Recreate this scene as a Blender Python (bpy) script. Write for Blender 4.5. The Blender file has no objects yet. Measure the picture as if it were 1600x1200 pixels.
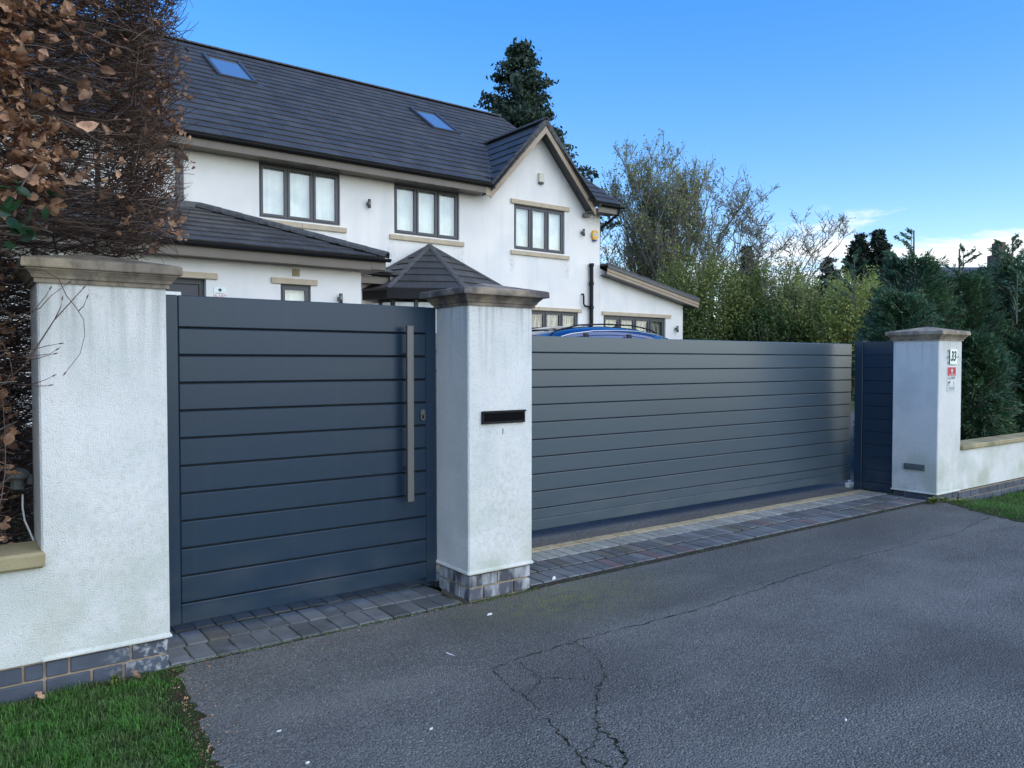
import bpy, math, random
import numpy as np
from math import radians, sin, cos, tan, pi, atan2, sqrt
from mathutils import Vector, Matrix

random.seed(7)
RNG = np.random.default_rng(11)
SC = bpy.context.scene
COL = SC.collection

# ------------------------------------------------------------------ camera
cam_data = bpy.data.cameras.new('camera')
cam_data.sensor_width = 36.0
cam_data.lens = 36.0 * 1198.0 / 1600.0
cam_data.clip_start = 0.05
cam_data.clip_end = 3000.0
cam = bpy.data.objects.new('camera', cam_data)
COL.objects.link(cam)
cam.location = (0.0, 0.0, 1.45)
cam.rotation_euler = (radians(90 - 1.58), 0.0, radians(-36.0))
SC.camera = cam

# ------------------------------------------------------------------ light
SUN_AZ = 160.0      # degrees clockwise from +Y
SUN_EL = 26.0
world = bpy.data.worlds.new('World')
SC.world = world
world.use_nodes = True
wt = world.node_tree
for n in list(wt.nodes):
    wt.nodes.remove(n)


def wn(kind, **kw):
    n = wt.nodes.new(kind)
    for k, v in kw.items():
        setattr(n, k, v)
    return n


sky = wn('ShaderNodeTexSky')
sky.sky_type = 'NISHITA'
sky.sun_disc = False
sky.sun_elevation = radians(SUN_EL)
sky.sun_rotation = radians(SUN_AZ)
sky.air_density = 1.0
sky.dust_density = 0.1
sky.ozone_density = 2.2
hs = wn('ShaderNodeHueSaturation')
hs.inputs['Hue'].default_value = 0.520
hs.inputs['Saturation'].default_value = 1.90
hs.inputs['Value'].default_value = 0.98
bg_sky = wn('ShaderNodeBackground')
bg_sky.inputs['Strength'].default_value = 0.15
bg_cl = wn('ShaderNodeBackground')
bg_cl.inputs['Color'].default_value = (1.0, 0.98, 0.95, 1)
bg_cl.inputs['Strength'].default_value = 0.36
tc = wn('ShaderNodeTexCoord')
sep = wn('ShaderNodeSeparateXYZ')
wt.links.new(tc.outputs['Generated'], sep.inputs[0])
zadd = wn('ShaderNodeMath', operation='ADD'); zadd.inputs[1].default_value = 0.07
wt.links.new(sep.outputs['Z'], zadd.inputs[0])
dx = wn('ShaderNodeMath', operation='DIVIDE'); dy = wn('ShaderNodeMath', operation='DIVIDE')
wt.links.new(sep.outputs['X'], dx.inputs[0]); wt.links.new(zadd.outputs[0], dx.inputs[1])
wt.links.new(sep.outputs['Y'], dy.inputs[0]); wt.links.new(zadd.outputs[0], dy.inputs[1])
comb = wn('ShaderNodeCombineXYZ')
CLOUD_OFFSET = 9.35
comb.inputs[2].default_value = CLOUD_OFFSET
wt.links.new(dx.outputs[0], comb.inputs[0]); wt.links.new(dy.outputs[0], comb.inputs[1])
cn = wn('ShaderNodeTexNoise')
cn.inputs['Scale'].default_value = 0.8
cn.inputs['Detail'].default_value = 8
cn.inputs['Roughness'].default_value = 0.66
cn.inputs['Distortion'].default_value = 0.25
wt.links.new(comb.outputs[0], cn.inputs['Vector'])
# more cloud towards the horizon, none high up
elev = wn('ShaderNodeMapRange')
elev.inputs['From Min'].default_value = 0.05
elev.inputs['From Max'].default_value = 0.30
elev.inputs['To Min'].default_value = 0.18
elev.inputs['To Max'].default_value = -0.42
wt.links.new(sep.outputs['Z'], elev.inputs['Value'])
csum = wn('ShaderNodeMath', operation='ADD')
amp = wn('ShaderNodeMath', operation='MULTIPLY_ADD'); amp.inputs[1].default_value = 2.2; amp.inputs[2].default_value = -0.6
wt.links.new(cn.outputs['Fac'], amp.inputs[0]); wt.links.new(amp.outputs[0], csum.inputs[0]); wt.links.new(elev.outputs[0], csum.inputs[1])
cr = wn('ShaderNodeValToRGB')
cr.color_ramp.elements[0].position = 0.46
cr.color_ramp.elements[1].position = 0.78
cr.color_ramp.elements[1].color = (0.9, 0.9, 0.9, 1)
wt.links.new(csum.outputs[0], cr.inputs[0])
mixw = wn('ShaderNodeMixShader')
wt.links.new(cr.outputs[0], mixw.inputs[0])
gm = wn('ShaderNodeGamma'); gm.inputs['Gamma'].default_value = 0.60
wt.links.new(sky.outputs[0], gm.inputs['Color'])
wt.links.new(gm.outputs[0], hs.inputs['Color'])
wt.links.new(hs.outputs[0], bg_sky.inputs['Color'])
wt.links.new(bg_sky.outputs[0], mixw.inputs[1])
wt.links.new(bg_cl.outputs[0], mixw.inputs[2])
wo = wn('ShaderNodeOutputWorld')
wt.links.new(mixw.outputs[0], wo.inputs[0])

sun_data = bpy.data.lights.new('sun', 'SUN')
sun_data.energy = 0.95
sun_data.angle = radians(115)
sun_data.color = (0.98, 0.97, 0.84)
sun = bpy.data.objects.new('sun', sun_data)
COL.objects.link(sun)
_sd = Vector((sin(radians(SUN_AZ)) * cos(radians(SUN_EL)), cos(radians(SUN_AZ)) * cos(radians(SUN_EL)), sin(radians(SUN_EL))))
sun.rotation_euler = (-_sd).to_track_quat('-Z', 'Y').to_euler()

SC.view_settings.view_transform = 'Standard'
SC.view_settings.look = 'None'
SC.view_settings.exposure = 1.83
SC.view_settings.gamma = 1.0
SC.view_settings.use_curve_mapping = False
SC.cycles.max_bounces = 6
SC.cycles.diffuse_bounces = 3
SC.cycles.glossy_bounces = 3
SC.cycles.transparent_max_bounces = 12
SC.cycles.use_denoising = True

# ------------------------------------------------------------------ object helpers
ORIG = {}


def tag(o, label=None, cat=None, group=None, kind=None):
    if label: o['label'] = label
    if cat: o['category'] = cat
    if group: o['group'] = group
    if kind: o['kind'] = kind
    return o


def worg(p):
    return ORIG.get(p.name, Vector((0, 0, 0))) if p is not None else Vector((0, 0, 0))


def empty(name, loc, label=None, cat=None, group=None, parent=None):
    o = bpy.data.objects.new(name, None)
    COL.objects.link(o)
    o.empty_display_size = 0.1
    loc = Vector(loc)
    o.location = loc - worg(parent)
    if parent is not None: o.parent = parent
    ORIG[o.name] = loc
    return tag(o, label, cat, group)


def place(name, mesh, loc, parent=None, rot=None):
    """link an object that shares a mesh; loc in world space"""
    o = bpy.data.objects.new(name, mesh)
    COL.objects.link(o)
    loc = Vector(loc)
    if parent is not None: o.parent = parent
    if rot is not None:
        m = Matrix(rot).to_4x4() if not isinstance(rot, Matrix) else rot.to_4x4()
        m.translation = loc - worg(parent)
        o.matrix_basis = m
    else:
        o.location = loc - worg(parent)
    ORIG[o.name] = loc
    return o


class MB:
    def __init__(self):
        self.v = []; self.f = []; self.mi = []

    def add(self, vs, fs, mi=0):
        b = len(self.v)
        self.v.extend([tuple(p) for p in vs])
        self.f.extend([tuple(i + b for i in f) for f in fs])
        self.mi.extend([mi] * len(fs))
        return self

    def box(self, x0, x1, y0, y1, z0, z1, mi=0):
        vs = [(x0, y0, z0), (x1, y0, z0), (x1, y1, z0), (x0, y1, z0), (x0, y0, z1), (x1, y0, z1), (x1, y1, z1), (x0, y1, z1)]
        return self.add(vs, [(3, 2, 1, 0), (4, 5, 6, 7), (0, 1, 5, 4), (1, 2, 6, 5), (2, 3, 7, 6), (3, 0, 4, 7)], mi)

    def cbox(self, x0, x1, y0, y1, z0, z1, c=0.005, mi=0):
        """box with every edge chamfered"""
        ax = ((x0, x1), (y0, y1), (z0, z1))
        vs = []; idx = {}
        for sx in (0, 1):
            for sy in (0, 1):
                for sz in (0, 1):
                    s = (sx, sy, sz)
                    for a in range(3):
                        p = []
                        for k in range(3):
                            e = ax[k][s[k]]
                            p.append(e if k == a else e + (c if s[k] == 0 else -c))
                        idx[(s, a)] = len(vs); vs.append(p)
        fs = []
        for a in range(3):
            o1, o2 = [k for k in range(3) if k != a]
            for s in (0, 1):
                q = []
                for u, w in ((0, 0), (1, 0), (1, 1), (0, 1)):
                    t = [0, 0, 0]; t[a] = s; t[o1] = u; t[o2] = w
                    q.append(idx[(tuple(t), a)])
                fs.append(q)
        for a in range(3):
            o1, o2 = [k for k in range(3) if k != a]
            for u in (0, 1):
                for w in (0, 1):
                    t0 = [0, 0, 0]; t1 = [0, 0, 0]
                    t0[o1] = t1[o1] = u; t0[o2] = t1[o2] = w; t1[a] = 1
                    fs.append([idx[(tuple(t0), o1)], idx[(tuple(t1), o1)], idx[(tuple(t1), o2)], idx[(tuple(t0), o2)]])
        for sx in (0, 1):
            for sy in (0, 1):
                for sz in (0, 1):
                    fs.append([idx[((sx, sy, sz), a)] for a in range(3)])
        cx, cy, cz = (x0 + x1) / 2, (y0 + y1) / 2, (z0 + z1) / 2
        out = []
        for f in fs:
            p = [Vector(vs[i]) for i in f]
            n = (p[1] - p[0]).cross(p[2] - p[0])
            m = sum(p, Vector()) / len(p) - Vector((cx, cy, cz))
            out.append(f if n.dot(m) > 0 else f[::-1])
        return self.add(vs, out, mi)

    def prism(self, poly, axis, a0, a1, mi=0):
        """poly: list of 2D points in the plane of the two other axes (in xyz order)"""
        n = len(poly); vs = []
        for a in (a0, a1):
            for p in poly:
                q = list(p); q.insert(axis, a); vs.append(q)
        fs = [tuple(range(n))[::-1], tuple(range(n, 2 * n))]
        for i in range(n):
            j = (i + 1) % n
            fs.append((i, j, n + j, n + i))
        return self.add(vs, fs, mi)

    def slab(self, quad, th, mi=0):
        """quad/poly of 3D points thickened downward along its normal"""
        q = [Vector(p) for p in quad]
        n = (q[1] - q[0]).cross(q[2] - q[0]).normalized()
        if n.z < 0: n = -n
        k = len(q)
        vs = q + [p - n * th for p in q]
        fs = [tuple(range(k)), tuple(range(2 * k - 1, k - 1, -1))]
        for i in range(k):
            j = (i + 1) % k
            fs.append((i, k + i, k + j, j))
        return self.add(vs, fs, mi)

    def tube(self, pts, r, k=8, cap=True, mi=0):
        pts = [Vector(p) for p in pts]
        if not hasattr(r, '__len__'): r = [r] * len(pts)
        vs = []
        up = Vector((0.13, 0.21, 1)).normalized()
        for i, p in enumerate(pts):
            t = (pts[min(i + 1, len(pts) - 1)] - pts[max(i - 1, 0)]).normalized()
            if abs(t.dot(up)) > 0.97: u = t.cross(Vector((1, 0.1, 0))).normalized()
            else: u = t.cross(up).normalized()
            w = t.cross(u)
            for j in range(k):
                a = 2 * pi * j / k
                vs.append(p + (u * cos(a) + w * sin(a)) * r[i])
        fs = []
        for i in range(len(pts) - 1):
            for j in range(k):
                fs.append((i * k + j, i * k + (j + 1) % k, (i + 1) * k + (j + 1) % k, (i + 1) * k + j))
        if cap:
            fs.append(tuple(range(k))[::-1]); fs.append(tuple(range((len(pts) - 1) * k, len(pts) * k)))
        return self.add(vs, fs, mi)

    def mesh(self, name, mats, smooth=False, origin=None):
        me = bpy.data.meshes.new(name)
        o = origin or (0, 0, 0)
        vs = [(p[0] - o[0], p[1] - o[1], p[2] - o[2]) for p in self.v]
        me.from_pydata(vs, [], self.f)
        for m in (mats if isinstance(mats, (list, tuple)) else [mats]): me.materials.append(m)
        if any(self.mi): me.polygons.foreach_set('material_index', self.mi)
        if smooth: me.polygons.foreach_set('use_smooth', [True] * len(self.f))
        me.update()
        return me

    def obj(self, name, mats, parent=None, smooth=False, label=None, cat=None, group=None, kind=None):
        xs = [p[0] for p in self.v]; ys = [p[1] for p in self.v]; zs = [p[2] for p in self.v]
        og = Vector(((min(xs) + max(xs)) / 2, (min(ys) + max(ys)) / 2, min(zs)))
        me = self.mesh(name, mats, smooth, og)
        o = place(name, me, og, parent)
        return tag(o, label, cat, group, kind)


def np_mesh(name, V, F, mats, smooth=False, mi=None):
    """V (n,3), F (m,3|4)"""
    me = bpy.data.meshes.new(name)
    V = np.asarray(V, dtype=np.float32); F = np.asarray(F, dtype=np.int32)
    k = F.shape[1]
    me.vertices.add(len(V)); me.vertices.foreach_set('co', V.ravel())
    me.loops.add(F.size); me.loops.foreach_set('vertex_index', F.ravel())
    me.polygons.add(len(F))
    me.polygons.foreach_set('loop_start', np.arange(0, F.size, k, dtype=np.int32))
    me.polygons.foreach_set('loop_total', np.full(len(F), k, dtype=np.int32))
    if smooth: me.polygons.foreach_set('use_smooth', np.ones(len(F), dtype=bool))
    for m in (mats if isinstance(mats, (list, tuple)) else [mats]): me.materials.append(m)
    if mi is not None: me.polygons.foreach_set('material_index', np.asarray(mi, dtype=np.int32))
    me.update(calc_edges=True)
    me.validate()
    return me


def np_obj(name, V, F, mats, parent=None, smooth=False, kind=None, **kw):
    V = np.asarray(V, dtype=float)
    og = Vector(((V[:, 0].min() + V[:, 0].max()) / 2, (V[:, 1].min() + V[:, 1].max()) / 2, V[:, 2].min()))
    me = np_mesh(name, V - np.array(og), F, mats, smooth)
    return tag(place(name, me, og, parent), kind=kind, **kw)


def np_tubes(P, R, k=3):
    """P (T,n,3) centre lines, R (T,n) radii -> V,F"""
    P = np.asarray(P, float); T, n, _ = P.shape
    tg = np.empty_like(P)
    tg[:, 1:-1] = P[:, 2:] - P[:, :-2]; tg[:, 0] = P[:, 1] - P[:, 0]; tg[:, -1] = P[:, -1] - P[:, -2]
    tg /= np.linalg.norm(tg, axis=2, keepdims=True) + 1e-9
    ref = np.where(np.abs(tg[..., 2:3]) > 0.9, np.array([1., 0, 0]), np.array([0, 0, 1.]))
    u = np.cross(tg, ref); u /= np.linalg.norm(u, axis=2, keepdims=True) + 1e-9
    w = np.cross(tg, u)
    a = 2 * np.pi * np.arange(k) / k
    V = P[:, :, None, :] + (u[:, :, None, :] * np.cos(a)[None, None, :, None] + w[:, :, None, :] * np.sin(a)[None, None, :, None]) * R[:, :, None, None]
    V = V.reshape(-1, 3)
    base = (np.arange(T) * n * k)[:, None, None]
    i = np.arange(n - 1)[None, :, None]; j = np.arange(k)[None, None, :]; j2 = (j + 1) % k
    F = np.stack([base + i * k + j, base + i * k + j2, base + (i + 1) * k + j2, base + (i + 1) * k + j], axis=-1).reshape(-1, 4)
    return V, F


def rand_rot(n, rng=RNG):
    q = rng.normal(size=(n, 4)); q /= np.linalg.norm(q, axis=1, keepdims=True)
    w, x, y, z = q.T
    return np.stack([np.stack([1 - 2 * (y * y + z * z), 2 * (x * y - z * w), 2 * (x * z + y * w)], -1),
                     np.stack([2 * (x * y + z * w), 1 - 2 * (x * x + z * z), 2 * (y * z - x * w)], -1),
                     np.stack([2 * (x * z - y * w), 2 * (y * z + x * w), 1 - 2 * (x * x + y * y)], -1)], 1)


def scatter(tv, tf, pos, rot, sc):
    """instance a small template mesh (tv m,3; tf f,k) at pos with rot (n,3,3), scale (n,) -> V,F"""
    n = len(pos); m = len(tv)
    if not hasattr(sc, '__len__'): sc = np.full(n, sc)
    V = np.einsum('nij,mj->nmi', rot, tv) * np.asarray(sc)[:, None, None] + pos[:, None, :]
    F = (tf[None] + (np.arange(n) * m)[:, None, None]).reshape(-1, tf.shape[1])
    return V.reshape(-1, 3), F


# ------------------------------------------------------------------ materials
def mat(name, color=(0.5, 0.5, 0.5), rough=0.6, metal=0.0, spec=0.5, var=0.0, vscale=4.0, obj_var=0.0, island=0.0,
        bump=0.0, bscale=50.0, bdetail=3.0, coat=0.0, color2=None, mixscale=3.0, mixlo=0.4, mixhi=0.6, voronoi=False, bdist=0.01,
        subsurf=0.0, stretch=None, translucent=0.0):
    m = bpy.data.materials.new(name)
    m.use_nodes = True
    nt = m.node_tree
    b = nt.nodes['Principled BSDF']
    b.inputs['Base Color'].default_value = (*color, 1)
    b.inputs['Roughness'].default_value = rough
    b.inputs['Metallic'].default_value = metal
    b.inputs['Specular IOR Level'].default_value = spec
    if coat:
        b.inputs['Coat Weight'].default_value = coat
        b.inputs['Coat Roughness'].default_value = 0.06
    L = nt.links.new
    N = nt.nodes.new
    geo = N('ShaderNodeNewGeometry')
    vec = geo.outputs['Position']
    if stretch:
        mp = N('ShaderNodeMapping'); mp.inputs['Scale'].default_value = stretch
        L(vec, mp.inputs[0]); vec = mp.outputs[0]
    col = None
    if color2 is not None:
        n1 = N('ShaderNodeTexNoise'); n1.inputs['Scale'].default_value = mixscale; n1.inputs['Detail'].default_value = 6
        L(vec, n1.inputs['Vector'])
        mr = N('ShaderNodeMapRange'); mr.inputs['From Min'].default_value = mixlo; mr.inputs['From Max'].default_value = mixhi
        L(n1.outputs['Fac'], mr.inputs['Value'])
        mx = N('ShaderNodeMix'); mx.data_type = 'RGBA'
        mx.inputs[6].default_value = (*color, 1); mx.inputs[7].default_value = (*color2, 1)
        L(mr.outputs[0], mx.inputs[0]); col = mx.outputs[2]
    val = None
    if var or obj_var or island:
        val = N('ShaderNodeMath'); val.operation = 'ADD'; val.inputs[0].default_value = 1.0; val.inputs[1].default_value = 0.0
        cur = val.outputs[0]
        if var:
            n2 = N('ShaderNodeTexNoise'); n2.inputs['Scale'].default_value = vscale; n2.inputs['Detail'].default_value = 5
            L(vec, n2.inputs['Vector'])
            a = N('ShaderNodeMapRange'); a.inputs['From Min'].default_value = 0.3; a.inputs['From Max'].default_value = 0.7
            a.inputs['To Min'].default_value = 1 - var; a.inputs['To Max'].default_value = 1 + var
            L(n2.outputs['Fac'], a.inputs['Value'])
            mu = N('ShaderNodeMath'); mu.operation = 'MULTIPLY'; L(cur, mu.inputs[0]); L(a.outputs[0], mu.inputs[1]); cur = mu.outputs[0]
        if obj_var or island:
            if obj_var: oi = N('ShaderNodeObjectInfo'); src = oi.outputs['Random']; amt = obj_var
            else: src = geo.outputs['Random Per Island']; amt = island
            a = N('ShaderNodeMapRange'); a.inputs['To Min'].default_value = 1 - amt; a.inputs['To Max'].default_value = 1 + amt
            L(src, a.inputs['Value'])
            mu = N('ShaderNodeMath'); mu.operation = 'MULTIPLY'; L(cur, mu.inputs[0]); L(a.outputs[0], mu.inputs[1]); cur = mu.outputs[0]
        h = N('ShaderNodeHueSaturation')
        if col is not None: L(col, h.inputs['Color'])
        else: h.inputs['Color'].default_value = (*color, 1)
        L(cur, h.inputs['Value']); col = h.outputs[0]
    if col is not None: L(col, b.inputs['Base Color'])
    if bump:
        if voronoi:
            t = N('ShaderNodeTexVoronoi'); t.inputs['Scale'].default_value = bscale; o = t.outputs['Distance']
        else:
            t = N('ShaderNodeTexNoise'); t.inputs['Scale'].default_value = bscale; t.inputs['Detail'].default_value = bdetail; o = t.outputs['Fac']
        L(vec, t.inputs['Vector'])
        bp = N('ShaderNodeBump'); bp.inputs['Strength'].default_value = bump; bp.inputs['Distance'].default_value = bdist
        L(o, bp.inputs['Height']); L(bp.outputs[0], b.inputs['Normal'])
    if translucent:
        out = nt.nodes['Material Output']
        tr = N('ShaderNodeBsdfTranslucent')
        if col is not None: L(col, tr.inputs['Color'])
        else: tr.inputs['Color'].default_value = (*color, 1)
        ms = N('ShaderNodeMixShader'); ms.inputs[0].default_value = translucent
        L(b.outputs[0], ms.inputs[1]); L(tr.outputs[0], ms.inputs[2]); L(ms.outputs[0], out.inputs[0])
    return m


def stain(m, color, fn, amount=1.0):
    """mix a stain colour over a material's base colour; fn(nt, pos_socket, N, L) -> mask socket"""
    nt = m.node_tree; b = nt.nodes['Principled BSDF']; N = nt.nodes.new; L = nt.links.new
    geo = N('ShaderNodeNewGeometry')
    mask = fn(geo.outputs['Position'], N, L)
    mx = N('ShaderNodeMix'); mx.data_type = 'RGBA'
    inp = b.inputs['Base Color']
    if inp.is_linked: L(inp.links[0].from_socket, mx.inputs[6])
    else: mx.inputs[6].default_value = inp.default_value
    mx.inputs[7].default_value = (*color, 1)
    s = N('ShaderNodeMath'); s.operation = 'MULTIPLY'; s.inputs[1].default_value = amount; s.use_clamp = True
    L(mask, s.inputs[0]); L(s.outputs[0], mx.inputs[0]); L(mx.outputs[2], inp)
    return m


def band(z0, z1, scale, lo, hi, stretch=(1, 1, 1)):
    """stain that is full at z0 and gone at z1, broken by noise"""
    def fn(pos, N, L):
        sp = N('ShaderNodeSeparateXYZ'); L(pos, sp.inputs[0])
        mr = N('ShaderNodeMapRange'); mr.inputs['From Min'].default_value = z1; mr.inputs['From Max'].default_value = z0
        mr.inputs['To Min'].default_value = 0; mr.inputs['To Max'].default_value = 1
        L(sp.outputs['Z'], mr.inputs['Value'])
        mp = N('ShaderNodeMapping'); mp.inputs['Scale'].default_value = stretch; L(pos, mp.inputs[0])
        n = N('ShaderNodeTexNoise'); n.inputs['Scale'].default_value = scale; n.inputs['Detail'].default_value = 6
        L(mp.outputs[0], n.inputs['Vector'])
        r = N('ShaderNodeMapRange'); r.inputs['From Min'].default_value = lo; r.inputs['From Max'].default_value = hi
        L(n.outputs['Fac'], r.inputs['Value'])
        q = N('ShaderNodeMath'); q.operation = 'MULTIPLY'; L(mr.outputs[0], q.inputs[0]); L(r.outputs[0], q.inputs[1])
        return q.outputs[0]
    return fn


def blot(c, r, scale=9.0, lo=0.35, hi=0.65, sq=(1, 1, 1)):
    def fn(pos, N, L):
        s = N('ShaderNodeVectorMath'); s.operation = 'SUBTRACT'; s.inputs[1].default_value = c; L(pos, s.inputs[0])
        mm = N('ShaderNodeVectorMath'); mm.operation = 'MULTIPLY'; mm.inputs[1].default_value = sq; L(s.outputs[0], mm.inputs[0])
        ln = N('ShaderNodeVectorMath'); ln.operation = 'LENGTH'; L(mm.outputs[0], ln.inputs[0])
        mr = N('ShaderNodeMapRange'); mr.inputs['From Min'].default_value = r; mr.inputs['From Max'].default_value = 0.0
        L(ln.outputs['Value'], mr.inputs['Value'])
        n = N('ShaderNodeTexNoise'); n.inputs['Scale'].default_value = scale; n.inputs['Detail'].default_value = 7
        L(pos, n.inputs['Vector'])
        rr = N('ShaderNodeMapRange'); rr.inputs['From Min'].default_value = lo; rr.inputs['From Max'].default_value = hi
        L(n.outputs['Fac'], rr.inputs['Value'])
        q = N('ShaderNodeMath'); q.operation = 'MULTIPLY'; L(mr.outputs[0], q.inputs[0]); L(rr.outputs[0], q.inputs[1])
        return q.outputs[0]
    return fn


def noise_mask(scale, lo, hi, stretch=(1, 1, 1)):
    def fn(pos, N, L):
        mp = N('ShaderNodeMapping'); mp.inputs['Scale'].default_value = stretch; L(pos, mp.inputs[0])
        n = N('ShaderNodeTexNoise'); n.inputs['Scale'].default_value = scale; n.inputs['Detail'].default_value = 8
        L(mp.outputs[0], n.inputs['Vector'])
        r = N('ShaderNodeMapRange'); r.inputs['From Min'].default_value = lo; r.inputs['From Max'].default_value = hi
        L(n.outputs['Fac'], r.inputs['Value'])
        return r.outputs[0]
    return fn


M = {}
M['render'] = mat('white_roughcast', (0.79, 0.775, 0.725), 0.85, var=0.07, vscale=1.6, bump=0.75, bscale=150, bdetail=6, bdist=0.008, spec=0.2)
stain(M['render'], (0.44, 0.47, 0.33), band(0.12, 0.85, 3.4, 0.40, 0.66), 0.8)
stain(M['render'], (0.42, 0.44, 0.40), band(1.86, 1.30, 24.0, 0.48, 0.66, (1, 1, 0.05)), 0.8)
stain(M['render'], (0.55, 0.58, 0.53), noise_mask(3.2, 0.46, 0.68), 0.55)
stain(M['render'], (0.50, 0.52, 0.46), noise_mask(60, 0.52, 0.66), 0.22)
stain(M['render'], (0.36, 0.38, 0.36), noise_mask(75, 0.56, 0.70), 0.18)
for _c, _r2 in (((0.78, 3.86, 0.55), 0.55), ((0.42, 3.86, 0.50), 0.45), ((2.62, 3.86, 0.72), 0.40), ((2.88, 3.86, 0.55), 0.35), ((2.70, 3.86, 0.35), 0.3), ((8.55, 3.86, 0.35), 0.35), ((8.32, 4.1, 0.22), 0.35)):
    stain(M['render'], (0.40, 0.43, 0.30), blot(_c, _r2, 30, 0.42, 0.66, (1.4, 1.0, 0.6)), 0.22)
M['house_render'] = mat('white_house_render', (0.86, 0.815, 0.74), 0.85, var=0.05, vscale=0.9, bump=0.35, bscale=60, bdetail=4, bdist=0.008, spec=0.2)
stain(M['house_render'], (0.60, 0.60, 0.57), noise_mask(3.0, 0.52, 0.78, (1, 1, 0.15)), 0.5)
stain(M['house_render'], (0.66, 0.66, 0.63), noise_mask(0.8, 0.45, 0.66), 0.5)
for _x in (4.75, 6.55, 7.65, 9.45, 10.9, 12.65):
    stain(M['house_render'], (0.52, 0.51, 0.47), blot((_x, 15.0, 3.85), 0.32, 14, 0.38, 0.62, (2.6, 0.5, 0.9)), 0.8)
M['cap'] = mat('weathered_cast_stone', (0.42, 0.34, 0.235), 0.9, var=0.25, vscale=9, bump=0.5, bscale=120, bdist=0.006, color2=(0.25, 0.21, 0.165), mixscale=5, spec=0.2)
stain(M['cap'], (0.09, 0.08, 0.06), noise_mask(26, 0.52, 0.70, (1, 1, 0.4)), 0.6)
stain(M['cap'], (0.40, 0.37, 0.30), noise_mask(14, 0.60, 0.70), 0.6)
M['cap_dark'] = mat('dark_weathered_cast_stone', (0.30, 0.24, 0.175), 0.9, var=0.3, vscale=11, bump=0.5, bscale=120, bdist=0.006, color2=(0.10, 0.09, 0.085), mixscale=6, spec=0.2)
stain(M['cap_dark'], (0.32, 0.30, 0.28), noise_mask(20, 0.58, 0.70), 0.5)
M['coping'] = mat('sandstone_coping', (0.42, 0.35, 0.20), 0.9, var=0.22, vscale=8, bump=0.4, bscale=90, bdist=0.005, color2=(0.25, 0.22, 0.13), mixscale=4, spec=0.2)
M['brick'] = mat('blue_engineering_brick', (0.068, 0.080, 0.105), 0.5, obj_var=0.3, var=0.15, vscale=12, bump=0.25, bscale=60, bdist=0.004)
stain(M['brick'], (0.45, 0.45, 0.45), blot((0.80, 3.85, 0.10), 0.30, 40, 0.48, 0.66, (1, 1, 1.2)), 1.3)
M['brick_limed'] = mat('limed_blue_brick', (0.065, 0.07, 0.085), 0.6, obj_var=0.3, var=0.2, vscale=12, bump=0.3, bscale=60, bdist=0.004)
stain(M['brick_limed'], (0.55, 0.56, 0.56), noise_mask(13, 0.46, 0.66, (1, 1, 0.35)), 0.85)
M['mortar'] = mat('sandy_mortar', (0.40, 0.32, 0.23), 0.95, var=0.2, vscale=20, bump=0.5, bscale=200, bdist=0.004, spec=0.1)
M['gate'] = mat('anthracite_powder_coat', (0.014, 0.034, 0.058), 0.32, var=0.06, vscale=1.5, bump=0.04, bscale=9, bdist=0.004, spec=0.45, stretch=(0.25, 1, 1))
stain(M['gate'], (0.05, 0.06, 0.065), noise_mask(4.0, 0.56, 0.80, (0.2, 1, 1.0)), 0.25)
M['gate_lit'] = mat('anthracite_coat_sky_lit', (0.055, 0.080, 0.098), 0.28, var=0.06, vscale=1.5, bump=0.04, bscale=9, bdist=0.004, spec=0.75, stretch=(0.25, 1, 1))  # same anthracite paint, lightened to carry sky brightness on the wide gate
stain(M['gate_lit'], (0.09, 0.09, 0.09), noise_mask(4.0, 0.56, 0.80, (0.2, 1, 1.0)), 0.25)
for _k in ('gate', 'gate_lit'):
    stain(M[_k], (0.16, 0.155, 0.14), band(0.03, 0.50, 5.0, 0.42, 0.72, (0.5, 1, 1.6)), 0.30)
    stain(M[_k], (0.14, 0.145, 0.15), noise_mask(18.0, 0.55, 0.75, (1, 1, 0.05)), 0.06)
M['gate_dark'] = mat('shadow_gap', (0.012, 0.014, 0.018), 0.7)
M['steel'] = mat('brushed_steel', (0.17, 0.17, 0.165), 0.5, metal=0.8, var=0.08, vscale=30, stretch=(1, 1, 0.05))
M['black'] = mat('black_plastic', (0.007, 0.007, 0.008), 0.55, spec=0.3)
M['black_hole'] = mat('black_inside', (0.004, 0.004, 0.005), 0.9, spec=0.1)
M['vent'] = mat('verdigris_grey_metal', (0.11, 0.13, 0.12), 0.6, var=0.2, vscale=30)
M['tile'] = mat('slate_grey_tile', (0.058, 0.055, 0.052), 0.58, obj_var=0.22, var=0.15, vscale=3, bump=0.3, bscale=40, bdist=0.004, spec=0.4)
M['tile_joined'] = mat('slate_grey_tile_far', (0.058, 0.055, 0.052), 0.58, island=0.22, var=0.15, vscale=3, bump=0.3, bscale=40, bdist=0.004, spec=0.4)
for _k in ('tile', 'tile_joined'):
    stain(M[_k], (0.16, 0.16, 0.15), noise_mask(26, 0.62, 0.70), 0.45)
    stain(M[_k], (0.045, 0.046, 0.046), noise_mask(0.9, 0.48, 0.68, (1.6, 1, 1)), 0.55)
M['ridge'] = mat('ridge_tile_grey', (0.085, 0.083, 0.080), 0.8, var=0.3, vscale=12, bump=0.5, bscale=90, bdist=0.006, spec=0.3)
M['fascia'] = mat('taupe_fascia', (0.155, 0.125, 0.092), 0.45, var=0.1, vscale=3)
M['barge'] = mat('taupe_barge_board', (0.36, 0.27, 0.18), 0.5, var=0.12, vscale=3)
M['sand'] = mat('pale_sandstone', (0.52, 0.42, 0.29), 0.85, var=0.10, vscale=6, bump=0.3, bscale=80, bdist=0.004)
M['frame'] = mat('dark_grey_window_frame', (0.062, 0.062, 0.066), 0.4, spec=0.5)
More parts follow.
